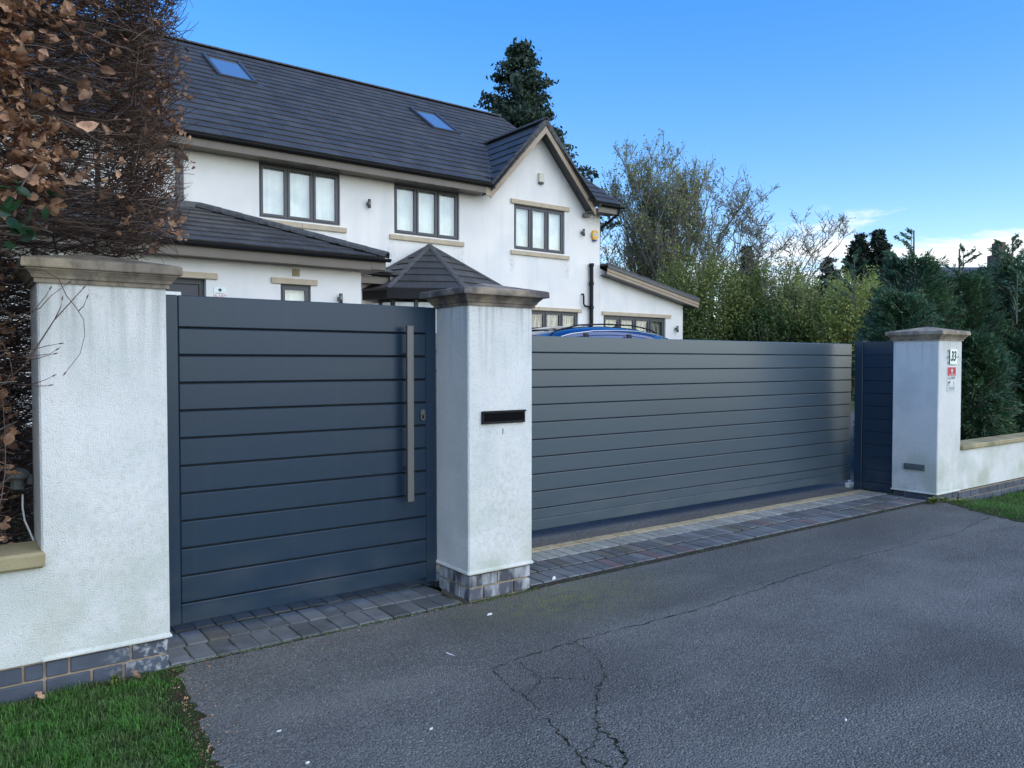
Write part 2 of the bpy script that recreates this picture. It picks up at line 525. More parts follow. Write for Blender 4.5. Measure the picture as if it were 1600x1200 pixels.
M['doorgrey'] = mat('anthracite_door', (0.030, 0.034, 0.042), 0.4)
M['blind'] = mat('pale_voile_cloud_reflection', (0.92, 0.91, 0.83), 0.9, color2=(0.66, 0.70, 0.65), mixscale=2.8, mixlo=0.40, mixhi=0.66, stretch=(1, 1, 0.8))  # pale cloth; its noise blotches imitate cloud reflected in the panes
M['netting'] = mat('pale_net_curtain', (0.50, 0.48, 0.40), 0.9, color2=(0.10, 0.10, 0.09), mixscale=9, mixlo=0.42, mixhi=0.58, stretch=(3, 1, 0.35))
M['white'] = mat('white_plastic', (0.72, 0.72, 0.68), 0.5)
M['cream'] = mat('cream_plastic', (0.62, 0.58, 0.44), 0.5)
M['yellow'] = mat('yellow_alarm_plastic', (0.78, 0.42, 0.03), 0.4)
M['blue_ink'] = mat('blue_ink', (0.03, 0.07, 0.30), 0.5)
M['red'] = mat('red_print', (0.50, 0.012, 0.03), 0.5)
M['ink'] = mat('dark_green_ink', (0.012, 0.05, 0.045), 0.6)
M['plate'] = mat('pale_glass_plate', (0.66, 0.76, 0.70), 0.25, coat=0.4)
M['car'] = mat('metallic_blue_car_paint', (0.008, 0.040, 0.15), 0.25, metal=0.3, coat=1.0)
M['carglass'] = mat('dark_car_glass', (0.012, 0.016, 0.020), 0.05, spec=0.8)
M['chrome'] = mat('chrome_trim', (0.6, 0.6, 0.6), 0.12, metal=1.0)
M['rubber'] = mat('tyre_rubber', (0.02, 0.02, 0.02), 0.8)


def glass_mat():
    m = bpy.data.materials.new('window_glass')
    m.use_nodes = True
    nt = m.node_tree; nt.nodes.clear()
    N = nt.nodes.new; L = nt.links.new
    out = N('ShaderNodeOutputMaterial'); tr = N('ShaderNodeBsdfTransparent'); gl = N('ShaderNodeBsdfGlossy')
    gl.inputs['Roughness'].default_value = 0.02
    tr.inputs['Color'].default_value = (0.97, 0.99, 0.98, 1)
    fr = N('ShaderNodeFresnel'); fr.inputs['IOR'].default_value = 1.55
    ad = N('ShaderNodeMath'); ad.operation = 'MULTIPLY'; ad.inputs[1].default_value = 3.0; ad.use_clamp = True
    gb = N('ShaderNodeNewGeometry'); inv = N('ShaderNodeMath'); inv.operation = 'SUBTRACT'; inv.inputs[0].default_value = 1.0
    L(gb.outputs['Backfacing'], inv.inputs[1])
    mm = N('ShaderNodeMath'); mm.operation = 'MULTIPLY'; L(fr.outputs[0], mm.inputs[0]); L(inv.outputs[0], mm.inputs[1])
    L(mm.outputs[0], ad.inputs[0])
    nz = N('ShaderNodeTexNoise'); nz.inputs['Scale'].default_value = 1.3
    g = N('ShaderNodeNewGeometry'); L(g.outputs['Position'], nz.inputs['Vector'])
    bp = N('ShaderNodeBump'); bp.inputs['Strength'].default_value = 0.12; bp.inputs['Distance'].default_value = 0.05
    L(nz.outputs['Fac'], bp.inputs['Height']); L(bp.outputs[0], gl.inputs['Normal'])
    mx = N('ShaderNodeMixShader'); L(ad.outputs[0], mx.inputs[0]); L(tr.outputs[0], mx.inputs[1]); L(gl.outputs[0], mx.inputs[2])
    L(mx.outputs[0], out.inputs[0])
    return m


M['glass'] = glass_mat()
M['skyglass'] = mat('roof_window_glass', (0.16, 0.19, 0.22), 0.03, spec=1.0, coat=1.0)


def asphalt(name, base, dark, grain, bump):
    m = mat(name, base, 0.9, var=0.14, vscale=1.1, spec=0.25, color2=dark, mixscale=2.2, mixlo=0.35, mixhi=0.7)
    nt = m.node_tree; b = nt.nodes['Principled BSDF']; N = nt.nodes.new; L = nt.links.new
    stain(m, tuple(c * 2.8 for c in base), noise_mask(grain, 0.56, 0.70), 0.75)
    stain(m, tuple(c * 0.25 for c in base), noise_mask(grain * 0.8, 0.55, 0.68, (1.0, 1.1, 1)), 0.75)
    stain(m, tuple(c * 1.5 for c in base), noise_mask(0.9, 0.50, 0.75, (0.35, 1.6, 1)), 0.45)
    stain(m, tuple(c * 2.2 for c in base), noise_mask(48, 0.60, 0.70), 0.45)
    geo = N('ShaderNodeNewGeometry')
    vo = N('ShaderNodeTexVoronoi'); vo.inputs['Scale'].default_value = 110; vo.inputs['Randomness'].default_value = 1.0; L(geo.outputs['Position'], vo.inputs['Vector'])
    sv = N('ShaderNodeSeparateColor'); L(vo.outputs['Color'], sv.inputs[0])
    mv = N('ShaderNodeMapRange'); mv.inputs['To Min'].default_value = 0.70; mv.inputs['To Max'].default_value = 1.30; L(sv.outputs[0], mv.inputs['Value'])
    hv = N('ShaderNodeHueSaturation'); L(mv.outputs[0], hv.inputs['Value']); L(b.inputs['Base Color'].links[0].from_socket, hv.inputs['Color']); L(hv.outputs[0], b.inputs['Base Color'])
    t = N('ShaderNodeTexVoronoi'); t.inputs['Scale'].default_value = 110; L(geo.outputs['Position'], t.inputs['Vector'])
    t2 = N('ShaderNodeTexNoise'); t2.inputs['Scale'].default_value = 3.0; t2.inputs['Detail'].default_value = 3; L(geo.outputs['Position'], t2.inputs['Vector'])
    bp = N('ShaderNodeBump'); bp.inputs['Strength'].default_value = bump; bp.inputs['Distance'].default_value = 0.008
    b2 = N('ShaderNodeBump'); b2.inputs['Strength'].default_value = 0.25; b2.inputs['Distance'].default_value = 0.06
    L(t2.outputs['Fac'], b2.inputs['Height']); L(b2.outputs[0], bp.inputs['Normal'])
    bp.invert = True
    L(t.outputs['Distance'], bp.inputs['Height']); L(bp.outputs[0], b.inputs['Normal'])
    return m


M['asphalt'] = asphalt('old_driveway_asphalt', (0.160, 0.156, 0.140), (0.105, 0.102, 0.094), 120, 1.0)
def beyond_seam(pos, N, L):
    sp = N('ShaderNodeSeparateXYZ'); L(pos, sp.inputs[0])
    mr = N('ShaderNodeMapRange'); mr.inputs['From Min'].default_value = 3.0; mr.inputs['From Max'].default_value = 3.12
    L(sp.outputs['Y'], mr.inputs['Value'])
    mx_ = N('ShaderNodeMapRange'); mx_.inputs['From Min'].default_value = 2.0; mx_.inputs['From Max'].default_value = 3.4
    L(sp.outputs['X'], mx_.inputs['Value'])
    n = N('ShaderNodeTexNoise'); n.inputs['Scale'].default_value = 60; n.inputs['Detail'].default_value = 6; L(pos, n.inputs['Vector'])
    r = N('ShaderNodeMapRange'); r.inputs['From Min'].default_value = 0.35; r.inputs['From Max'].default_value = 0.62; L(n.outputs['Fac'], r.inputs['Value'])
    q = N('ShaderNodeMath'); q.operation = 'MULTIPLY'; L(mr.outputs[0], q.inputs[0]); L(mx_.outputs[0], q.inputs[1])
    q2 = N('ShaderNodeMath'); q2.operation = 'MULTIPLY'; L(q.outputs[0], q2.inputs[0]); L(r.outputs[0], q2.inputs[1])
    return q2.outputs[0]
stain(M['asphalt'], (0.085, 0.088, 0.080), beyond_seam, 0.7)
stain(M['asphalt'], (0.075, 0.073, 0.068), noise_mask(0.55, 0.50, 0.66, (1, 1.6, 1)), 0.55)
stain(M['asphalt'], (0.24, 0.235, 0.21), noise_mask(1.3, 0.54, 0.72, (0.5, 1.4, 1)), 0.4)
stain(M['asphalt'], (0.17, 0.18, 0.07), blot((3.05, 3.62, 0), 0.75, 14, 0.34, 0.62, (0.75, 1.3, 1)), 0.75)
for _k in ('asphalt',):
    stain(M[_k], (0.30, 0.29, 0.27), noise_mask(95, 0.60, 0.68), 0.5)
    stain(M[_k], (0.05, 0.05, 0.048), noise_mask(80, 0.58, 0.68), 0.55)
M['asphalt_in'] = asphalt('inner_asphalt', (0.12, 0.117, 0.11), (0.09, 0.088, 0.084), 150, 0.7)
M['crack'] = mat('mossy_crack_dirt', (0.014, 0.015, 0.010), 0.95, color2=(0.05, 0.055, 0.03), mixscale=20, bump=0.8, bscale=150, spec=0.1)
M['soil'] = mat('damp_soil', (0.045, 0.035, 0.022), 0.95, color2=(0.03, 0.05, 0.015), mixscale=6, bump=0.8, bscale=60, bdist=0.02, spec=0.1)
M['ground'] = mat('rough_grass_ground', (0.06, 0.085, 0.03), 0.95, color2=(0.10, 0.09, 0.05), mixscale=0.3, var=0.2, vscale=2, spec=0.1)
M['paver_yellow'] = mat('buff_paver', (0.40, 0.32, 0.19), 0.85, obj_var=0.18, var=0.2, vscale=20, bump=0.4, bscale=120, bdist=0.004)
M['paver_grey'] = mat('grey_paver', (0.27, 0.265, 0.23), 0.85, obj_var=0.18, var=0.2, vscale=20, bump=0.4, bscale=120, bdist=0.004)
M['paver_dark'] = mat('blue_black_paver', (0.115, 0.120, 0.120), 0.6, obj_var=0.35, var=0.2, vscale=9, bump=0.3, bscale=80, bdist=0.004)
stain(M['paver_dark'], (0.20, 0.21, 0.24), noise_mask(7, 0.56, 0.74), 0.5)
M['paver_brown'] = mat('brown_grey_paver', (0.125, 0.118, 0.10), 0.8, obj_var=0.3, var=0.2, vscale=9, bump=0.4, bscale=80, bdist=0.004)
M['paver_red'] = mat('reddish_paver', (0.15, 0.105, 0.105), 0.7, obj_var=0.25, var=0.2, vscale=9, bump=0.3, bscale=80, bdist=0.004)
M['joint'] = mat('dark_joint_dirt', (0.035, 0.033, 0.028), 0.95, color2=(0.07, 0.065, 0.045), mixscale=30, bump=0.6, bscale=160, spec=0.1)
M['joint_pale'] = mat('pale_joint_mortar', (0.24, 0.235, 0.20), 0.95, color2=(0.06, 0.06, 0.035), mixscale=5, mixlo=0.42, mixhi=0.60, bump=0.6, bscale=160, spec=0.1)
M['twig'] = mat('dark_beech_twig', (0.115, 0.072, 0.052), 0.75, island=0.5, spec=0.3)
M['branch'] = mat('grey_beech_branch', (0.12, 0.10, 0.08), 0.8, var=0.35, vscale=14, bump=0.3, bscale=60)
M['dead_leaf'] = mat('brown_beech_leaf', (0.56, 0.33, 0.19), 0.6, color2=(0.25, 0.125, 0.075), mixscale=14, island=0.55, translucent=0.3, bump=0.25, bscale=90)
M['dead_leaf_one'] = mat('brown_beech_leaf_single', (0.64, 0.39, 0.235), 0.6, color2=(0.30, 0.155, 0.09), mixscale=14, obj_var=0.5, translucent=0.3, bump=0.25, bscale=90)
M['laurel'] = mat('glossy_green_leaf', (0.012, 0.042, 0.012), 0.4, obj_var=0.3, translucent=0.15)
M['grass'] = mat('lawn_blade', (0.075, 0.21, 0.025), 0.6, island=0.5, color2=(0.10, 0.165, 0.04), mixscale=5, translucent=0.3)
M['bark'] = mat('grey_brown_bark', (0.20, 0.18, 0.14), 0.9, var=0.3, vscale=6, bump=0.5, bscale=20, bdist=0.02)
M['spruce'] = mat('spruce_needles', (0.035, 0.062, 0.034), 0.7, island=0.5, translucent=0.1)
M['conifer'] = mat('cypress_foliage', (0.022, 0.036, 0.016), 0.8, island=0.5)
M['ley'] = mat('leylandii_foliage', (0.050, 0.120, 0.065), 0.65, island=0.5, color2=(0.075, 0.155, 0.055), mixscale=2.0, translucent=0.15)
M['willow_leaf'] = mat('young_willow_leaf', (0.30, 0.33, 0.10), 0.6, island=0.4, translucent=0.35)
M['shrub_leaf'] = mat('spring_shrub_leaf', (0.18, 0.22, 0.055), 0.6, island=0.5, translucent=0.3)
M['shrub_leaf_pale'] = mat('pale_willow_shrub_leaf', (0.30, 0.34, 0.09), 0.6, island=0.4, translucent=0.35)
M['shrub_leaf_deep'] = mat('deep_green_shrub_leaf', (0.085, 0.13, 0.03), 0.6, island=0.5, translucent=0.2)
M['neighbour_roof'] = mat('blue_grey_far_tile', (0.075, 0.080, 0.105), 0.7, island=0.2)
M['neighbour_brick'] = mat('orange_brown_brick', (0.20, 0.11, 0.065), 0.85, island=0.25)
M['fence_wood'] = mat('grey_weathered_wood', (0.15, 0.15, 0.16), 0.9, obj_var=0.2, var=0.2, vscale=5)

# ------------------------------------------------------------------ the ground
# terrain sheet: level in front, rising 0.55 m between the gates and the house
def gz(y):
    if y < 5.2: return 0.0
    if y < 12.5: return 0.55 * (y - 5.2) / 7.3
    return 0.55


mb = MB()
ys = [-900, -60, -20, 0, 3.0, 5.2, 7, 9, 11, 12.5, 20, 60, 900]
xs = [-900, -60, -10, 0, 5, 10, 20, 60, 900]
for y in ys:
    for x in xs: mb.v.append((x, y, gz(y) - (0.16 if y < 5 else 0.03)))
for j in range(len(ys) - 1):
    for i in range(len(xs) - 1):
        a = j * len(xs) + i
        mb.f.append((a, a + 1, a + 1 + len(xs), a + len(xs))); mb.mi.append(0)
mb.obj('terrain', M['ground'], kind='structure')

# driveway sheet outside the gates
edgeL = [(0.80, 3.87), (0.775, 3.55), (0.765, 3.28), (0.735, 3.05), (0.71, 2.83), (0.64, 2.55), (0.60, 2.2), (0.45, 1.6), (0.30, 1.0), (0.1, 0.0), (-0.4, -2.0), (-1.2, -6.0)]
edgeR = [(9.5, -6.0), (8.3, -2.0), (7.75, 0.5), (7.60, 1.6), (7.70, 2.3), (7.85, 2.87), (8.05, 3.35), (8.22, 3.60), (8.36, 3.80), (8.40, 3.87)]


def wiggle(pts, amp, n):
    out = []
    for a, b in zip(pts[:-1], pts[1:]):
        for k in range(n):
            t = k / n
            out.append((a[0] + (b[0] - a[0]) * t + random.uniform(-amp, amp), a[1] + (b[1] - a[1]) * t + random.uniform(-amp, amp)))
    out.append(pts[-1])
    return out


eL = wiggle(edgeL, 0.012, 5); eR = wiggle(edgeR, 0.015, 4)


def sheet(name, poly, z, m, parent=None, **kw):
    mb = MB()
    mb.add([(x, y, z) for x, y in poly], [tuple(range(len(poly)))])
    return mb.obj(name, m, parent, **kw)


drive = sheet('driveway', eL + eR, 0.0, M['asphalt'], kind='structure')
# the long seam in front of the paving
seam = [(2.04, 2.965), (2.20, 2.985), (2.45, 2.995), (2.706, 3.004), (3.1, 2.985), (3.563, 2.975), (4.1, 3.01), (4.6, 3.05), (5.115, 3.085), (5.8, 3.06), (6.4, 3.04), (6.93, 3.03), (7.5, 3.12), (7.93, 3.16)]
# inside the gates
mb = MB()
yy = [4.72, 5.2, 12.5, 14.9]
for y in yy:
    for x in (2.0, 16.5): mb.v.append((x, y, gz(y) + 0.002))
for j in range(3): mb.f.append((2 * j, 2 * j + 1, 2 * j + 3, 2 * j + 2)); mb.mi.append(0)
mb.obj('inner_driveway', M['asphalt_in'], kind='structure')
mb = MB()
mb.add([(0.5, 4.32, 0.0), (2.6, 4.32, 0.0), (2.6, 5.2, 0.0), (0.5, 5.2, 0.0), (0.5, 12.7, 0.55), (2.6, 12.7, 0.55)], [(0, 1, 2, 3), (3, 2, 5, 4)])
mb.obj('inner_path', M['asphalt_in'], kind='structure')

# cracks in the asphalt
cracks = [
    (seam, 0.0045, 0.0025),
    ([(2.04, 2.963), (1.99, 2.80), (1.975, 2.624), (1.95, 2.50)], 0.0045, 0.0022),
    ([(1.975, 2.624), (2.06, 2.67), (2.168, 2.734), (2.16, 2.83), (2.20, 2.97)], 0.0035, 0.0022),
    ([(2.168, 2.734), (2.25, 2.68), (2.33, 2.60), (2.30, 2.50), (2.18, 2.398)], 0.003, 0.0022),
    ([(2.587, 2.99), (2.56, 2.85), (2.50, 2.70), (2.394, 2.569), (2.28, 2.50), (2.18, 2.398)], 0.0035, 0.0022),
    ([(2.18, 2.398), (2.10, 2.31), (2.036, 2.221), (2.03, 2.12), (1.992, 2.067), (1.96, 1.98), (1.88, 1.93)], 0.007, 0.0022),
    ([(1.93, 2.42), (1.916, 2.375), (1.88, 2.25), (1.844, 2.116), (1.80, 2.02), (1.73, 1.98)], 0.006, 0.0022),
    ([(1.844, 2.116), (1.87, 2.02), (1.88, 1.93)], 0.006, 0.0022),
    ([(2.036, 2.221), (1.95, 2.14), (1.844, 2.116)], 0.003, 0.0022),
]
mb = MB()
for pts, w, z in cracks:
    p = wiggle(pts, 0.012, 9)
    vs = []; n = len(p)
    for i, (x, y) in enumerate(p):
        a = p[max(i - 1, 0)]; b = p[min(i + 1, n - 1)]
        t = Vector((b[0] - a[0], b[1] - a[1])).normalized()
        ww = w * random.choice((0.3, 0.5, 0.8, 1.1, 1.5)) * random.uniform(0.45, 0.75) * (0.4 if i in (0, n - 1) else 1)
        vs += [(x - t.y * ww, y + t.x * ww, z), (x + t.y * ww * random.uniform(0.3, 1), y - t.x * ww, z)]
    mb.add(vs, [(2 * i, 2 * i + 1, 2 * i + 3, 2 * i + 2) for i in range(n - 1)])
mb.obj('crack', M['crack'], drive, kind='stuff')

# ------------------------------------------------------------------ block paving
def paver_mesh(name, w, d, m, h=0.05, c=0.004):
    b = MB()
    b.add([(-w, -d, -h), (w, -d, -h), (w, d, -h), (-w, d, -h), (-w, -d, -c), (w, -d, -c), (w, d, -c), (-w, d, -c),
           (-w + c, -d + c, 0), (w - c, -d + c, 0), (w - c, d - c, 0), (-w + c, d - c, 0)],
          [(0, 1, 5, 4), (1, 2, 6, 5), (2, 3, 7, 6), (3, 0, 4, 7), (4, 5, 9, 8), (5, 6, 10, 9), (6, 7, 11, 10), (7, 4, 8, 11), (8, 9, 10, 11)])
    return b.mesh(name, m)


def rotz(a): return Matrix.Rotation(a, 3, 'Z')


def tilt(a=0.012):
    return Matrix.Rotation(random.uniform(-a, a), 3, 'X') @ Matrix.Rotation(random.uniform(-a, a), 3, 'Y') @ rotz(random.uniform(-0.015, 0.015))


paveL = sheet('paved_threshold', [(0.79, 3.86), (2.46, 3.885), (2.46, 4.62), (0.79, 4.62)], 0.004, M['joint_pale'], kind='structure')
pm = {k: paver_mesh('brick', 0.0495, 0.105, M[k]) for k in ('paver_dark', 'paver_brown', 'paver_grey', 'paver_red')}
for r, (y0, off, key) in enumerate([(3.985, 0.0, 'paver_dark'), (4.212, 0.035, 'paver_dark'), (4.452, 0.02, 'paver_brown')]):
    n = 15 if r < 2 else 15
    for i in range(n):
        x = 0.862 + off * 0.6 + i * 0.1075
        if x > 2.42: break
        k = key
        if r < 2 and random.random() < 0.05: k = 'paver_brown'
        place('brick', pm[k], (x, y0 + random.uniform(-0.006, 0.006), 0.0105 + random.uniform(-0.0015, 0.0015)), paveL, tilt())

paveR = sheet('paved_crossover', [(2.97, 3.86), (8.29, 3.86), (8.29, 4.30), (8.29, 4.72), (2.5, 4.72), (2.5, 4.25), (2.97, 4.24)], 0.004, M['joint'], kind='structure')
ym = paver_mesh('brick', 0.0985, 0.052, M['paver_yellow'])
x = 2.70
while x < 8.24:
    place('brick', ym, (x, 4.652 + random.uniform(-0.003, 0.003), 0.0105 + random.uniform(-0.001, 0.001)), paveR, tilt(0.008)); x += 0.204
for (y0, key, off) in [(4.483, 'paver_grey', 0.0), (4.262, 'paver_dark', 0.05), (4.025, 'paver_dark', 0.02)]:
    x = (2.60 if y0 > 4.3 else 3.03) + off
    while x < 8.25:
        k = key
        if key == 'paver_dark':
            q = random.random()
            k = 'paver_red' if q < (0.12 if y0 < 4.1 else 0.04) else ('paver_brown' if q < 0.17 else key)
        place('brick', pm[k], (x, y0 + random.uniform(-0.004, 0.004), 0.0105 + random.uniform(-0.0015, 0.0015)), paveR, tilt())
        x += 0.1065

# ------------------------------------------------------------------ pillars and low walls
def brick_box(name, w, d, h, m):
    b = MB(); b.cbox(-w / 2, w / 2, -d / 2, d / 2, 0, h, 0.0035)
    return b.mesh(name, m)


BM = {}
def brick(parent, x0, x1, y0, y1, z0, z1, m):
    key = (round(x1 - x0, 3), round(y1 - y0, 3), round(z1 - z0, 3), m.name)
    if key not in BM: BM[key] = brick_box('brick', x1 - x0, y1 - y0, z1 - z0, m)
    return place('brick', BM[key], ((x0 + x1) / 2 + random.uniform(-.001, .001), (y0 + y1) / 2 + random.uniform(-.001, .001), z0), parent)


def brick_run(parent, x0, x1, yf, z0, m, courses=2, off=0.0, depth=0.10, L=0.215, j=0.011, h=0.065):
    """stretcher courses along X, front face at yf"""
    for c in range(courses):
        z = z0 + c * (h + j)
        x = x0 - (off if c % 2 == 0 else (off + 0.113) % (L + j))
        while x < x1 - 0.015:
            a, b = max(x, x0), min(x + L, x1)
            if b - a > 0.02: brick(parent, a, b, yf, yf + depth, z, z + h, m)
            x += L + j


def pillar_cap(parent, x0, x1, y0, y1, z, m, ov=0.06, chip=False):
    """moulded cast stone cap: necking, cove, corona and a shallow pyramid"""
    prof = [(0.012, 0.0), (0.012, 0.018), (0.020, 0.020), (0.026, 0.034), (0.040, 0.050), (0.046, 0.054), (0.046, 0.060), (ov, 0.062), (ov + 0.002, 0.068), (ov, 0.098), (ov - 0.008, 0.104)]
    b = MB(); rings = []
    for (o, h) in prof:
        rings.append([(x0 - o, y0 - o, z + h), (x1 + o, y0 - o, z + h), (x1 + o, y1 + o, z + h), (x0 - o, y1 + o, z + h)])
    vs = [p for r in rings for p in r]
    n = len(rings)
    fs = [(3, 2, 1, 0)]
    for i in range(n - 1):
        for k in range(4):
            fs.append((4 * i + k, 4 * i + (k + 1) % 4, 4 * i + 4 + (k + 1) % 4, 4 * i + 4 + k))
    ap = len(vs); vs.append(((x0 + x1) / 2, (y0 + y1) / 2, z + 0.104 + 0.055))
    for k in range(4): fs.append((4 * (n - 1) + k, 4 * (n - 1) + (k + 1) % 4, ap))
    b.add(vs, fs)
    return b.obj('capstone', m, parent)


def pillar_body(parent, x0, x1, y0, y1, z0, z1):
    """rendered shaft with a softly rounded arris and a small bell cast at the foot"""
    b = MB(); c = 0.008
    rings = []
    for (o, z) in [(0.009, z0), (0.009, z0 + 0.006), (0.0, z0 + 0.02), (0.0, z1)]:
        a0, a1, b0, b1 = x0 - o, x1 + o, y0 - o, y1 + o
        rings.append([(a0 + c, b0, z), (a1 - c, b0, z), (a1, b0 + c, z), (a1, b1 - c, z), (a1 - c, b1, z), (a0 + c, b1, z), (a0, b1 - c, z), (a0, b0 + c, z)])
    vs = [p for r in rings for p in r]; fs = [tuple(range(7, -1, -1)), tuple(range(24, 32))]
    for i in range(3):
        for k in range(8): fs.append((8 * i + k, 8 * i + (k + 1) % 8, 8 * i + 8 + (k + 1) % 8, 8 * i + 8 + k))
    b.add(vs, fs)
    return b.obj('shaft', M['render'], parent)


# left pillar
pl_ = empty('gate_pillar', (0.55, 4.05, 0), 'wide white roughcast pillar beside the beech hedge, left of the small gate', 'pillar')
pillar_body(pl_, 0.29, 0.805, 3.86, 4.24, 0.155, 1.80)
pillar_cap(pl_, 0.29, 0.805, 3.86, 4.24, 1.795, M['cap'])
MB().box(0.305, 0.789, 3.880, 4.22, -0.05, 0.156).obj('mortar_bed', M['mortar'], pl_)
brick(pl_, 0.300, 0.470, 3.868, 3.97, 0.0, 0.066, M['brick']); brick(pl_, 0.481, 0.600, 3.868, 3.97, 0.0, 0.066, M['brick']); brick(pl_, 0.611, 0.797, 3.868, 3.97, 0.0, 0.066, M['brick'])
brick(pl_, 0.300, 0.383, 3.868, 3.97, 0.077, 0.143, M['brick']); brick(pl_, 0.394, 0.632, 3.868, 3.97, 0.077, 0.143, M['brick']); brick(pl_, 0.643, 0.797, 3.868, 3.97, 0.077, 0.143, M['brick'])

# low wall on the left
lw = empty('garden_wall', (-1.5, 4.0, 0), 'low white rendered garden wall under the brown beech hedge', 'wall')
MB().box(-4.5, 0.302, 3.8597, 4.08, 0.155, 0.566).obj('rendered_face', M['render'], lw)
for i, (a, b) in enumerate([(-4.5, -2.9), (-2.895, -1.3), (-1.295, 0.302)]):
    MB().cbox(a, b, 3.825, 4.11, 0.568, 0.638, 0.012).obj('coping_stone', M['coping'], lw)
MB().box(-4.5, 0.3045, 3.882, 4.06, -0.05, 0.154).obj('mortar_bed', M['mortar'], lw)
brick_run(lw, -1.6, 0.289, 3.869, 0.0, M['brick'], 2, 0.10)

# middle pillar
pm_ = empty('gate_pillar', (2.72, 4.05, 0), 'white roughcast pillar between the small gate and the wide gate, with a letter slot', 'pillar')
pillar_body(pm_, 2.482, 2.965, 3.86, 4.24, 0.172, 1.80)
pillar_cap(pm_, 2.482, 2.965, 3.86, 4.24, 1.795, M['cap_dark'], 0.075)
MB().box(2.505, 2.944, 3.885, 4.22, -0.05, 0.173).obj('mortar_bed', M['mortar'], pm_)
for c, xs_ in enumerate([[(2.494, 2.592), (2.603, 2.818), (2.829, 2.955)], [(2.494, 2.695), (2.706, 2.955)]]):
    for (a, b) in xs_: brick(pm_, a, b, 3.872, 3.974, 0.006 + c * 0.082, 0.075 + c * 0.082, M['brick_limed'])
for c, ysd in enumerate([[(3.985, 4.105), (4.116, 4.228)], [(3.985, 4.04), (4.051, 4.228)]]):
    for (a, b) in ysd: brick(pm_, 2.4935, 2.58, a, b, 0.006 + c * 0.082, 0.075 + c * 0.082, M['brick_limed'])
lp = MB()
lp.cbox(2.572, 2.896, 3.842, 3.8595, 1.078, 1.156, 0.003)
slot = lp.obj('letter_plate', M['black'], pm_)
MB().cbox(2.586, 2.882, 3.836, 3.8415, 1.094, 1.142, 0.002).obj('flap', M['black_hole'], slot)
MB().cbox(2.572, 2.896, 3.832, 3.8415, 1.1455, 1.158, 0.002).obj('hood', M['black'], slot)
MB().tube([(2.735, 3.8575, 1.045), (2.733, 3.8575, 1.01)], 0.002, 5).obj('scratch', M['black'], pm_)

# right pillar
pr_ = empty('gate_pillar', (8.57, 4.1, 0), 'white roughcast pillar with the house number, at the far end of the wide gate', 'pillar')
pillar_body(pr_, 8.315, 8.83, 3.86, 4.345, 0.062, 1.69)
pillar_cap(pr_, 8.315, 8.83, 3.86, 4.345, 1.685, M['cap'])
MB().box(8.335, 8.81, 3.885, 4.33, -0.06, 0.063).obj('mortar_bed', M['mortar'], pr_)
for (a, b) in [(8.325, 8.45), (8.461, 8.676), (8.687, 8.82)]: brick(pr_, a, b, 3.870, 3.972, -0.012, 0.053, M['brick'])
for (a, b) in [(3.983, 4.198), (4.209, 4.33)]: brick(pr_, 8.3255, 8.42, a, b, -0.012, 0.053, M['brick'])
vt = MB().cbox(8.298, 8.3145, 3.985, 4.205, 0.302, 0.367, 0.003).obj('letter_plate', M['vent'], pr_, label='small grey green plate low on the shaft')
MB().cbox(8.294, 8.2978, 4.01, 4.18, 0.322, 0.347, 0.001).obj('flap', M['vent'], vt)

# low wall on the right (gently falling with the verge)
rw = empty('garden_wall', (11.0, 4.0, 0), 'low white rendered garden wall in front of the dark green conifer hedge', 'wall')
MB().box(8.818, 14.0, 3.8597, 4.08, 0.064, 0.50).obj('rendered_face', M['render'], rw)
for i in range(6):
    a = 8.834 + i * 0.87
    MB().cbox(a, a + 0.865, 3.825, 4.11, 0.502, 0.556, 0.010).obj('coping_stone', M['coping'], rw)
MB().box(8.834, 14.0, 3.884, 4.06, -0.12, 0.044).obj('mortar_bed', M['mortar'], rw)
brick_run(rw, 8.835, 13.9, 3.870, -0.108, M['brick'], 2, 0.05)

# ------------------------------------------------------------------ gates
def gate_boards(parent, x0, x1, yf, z0, z1, n, m, th=0.022, gap=0.009, grow=0.0):
    p = (z1 - z0) / n
    for i in range(n):
        MB().cbox(x0, x1, yf, yf + th, z0 + i * p + gap / 2, z0 + (i + 1) * p - gap / 2, 0.0045).obj('board', m, parent)


ga = empty('pedestrian_gate', (1.65, 4.24, 0.05), 'small dark grey slatted gate with a tall steel pull handle', 'gate')
Y0 = 4.22
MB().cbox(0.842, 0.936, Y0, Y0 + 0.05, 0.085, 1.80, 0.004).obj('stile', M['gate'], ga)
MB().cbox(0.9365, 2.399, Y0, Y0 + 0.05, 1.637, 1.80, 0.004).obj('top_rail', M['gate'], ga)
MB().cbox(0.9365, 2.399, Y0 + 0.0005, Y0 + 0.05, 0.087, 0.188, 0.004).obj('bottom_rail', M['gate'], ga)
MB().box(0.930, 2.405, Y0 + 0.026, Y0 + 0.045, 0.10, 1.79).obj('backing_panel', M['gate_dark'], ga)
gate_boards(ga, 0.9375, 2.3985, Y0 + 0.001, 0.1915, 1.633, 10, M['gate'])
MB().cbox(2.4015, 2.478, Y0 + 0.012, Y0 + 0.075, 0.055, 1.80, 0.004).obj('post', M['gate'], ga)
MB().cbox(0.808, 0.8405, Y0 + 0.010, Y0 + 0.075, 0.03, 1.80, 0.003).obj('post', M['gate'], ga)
hb = MB().cbox(2.222, 2.267, Y0 - 0.082, Y0 - 0.060, 0.60, 1.676, 0.002).obj('pull_handle', M['steel'], ga)
for z in (0.80, 1.50): MB().tube([(2.2445, Y0 - 0.061, z), (2.2445, Y0 + 0.002, z)], 0.011, 12).obj('standoff', M['steel'], hb, smooth=True)
lk = MB()
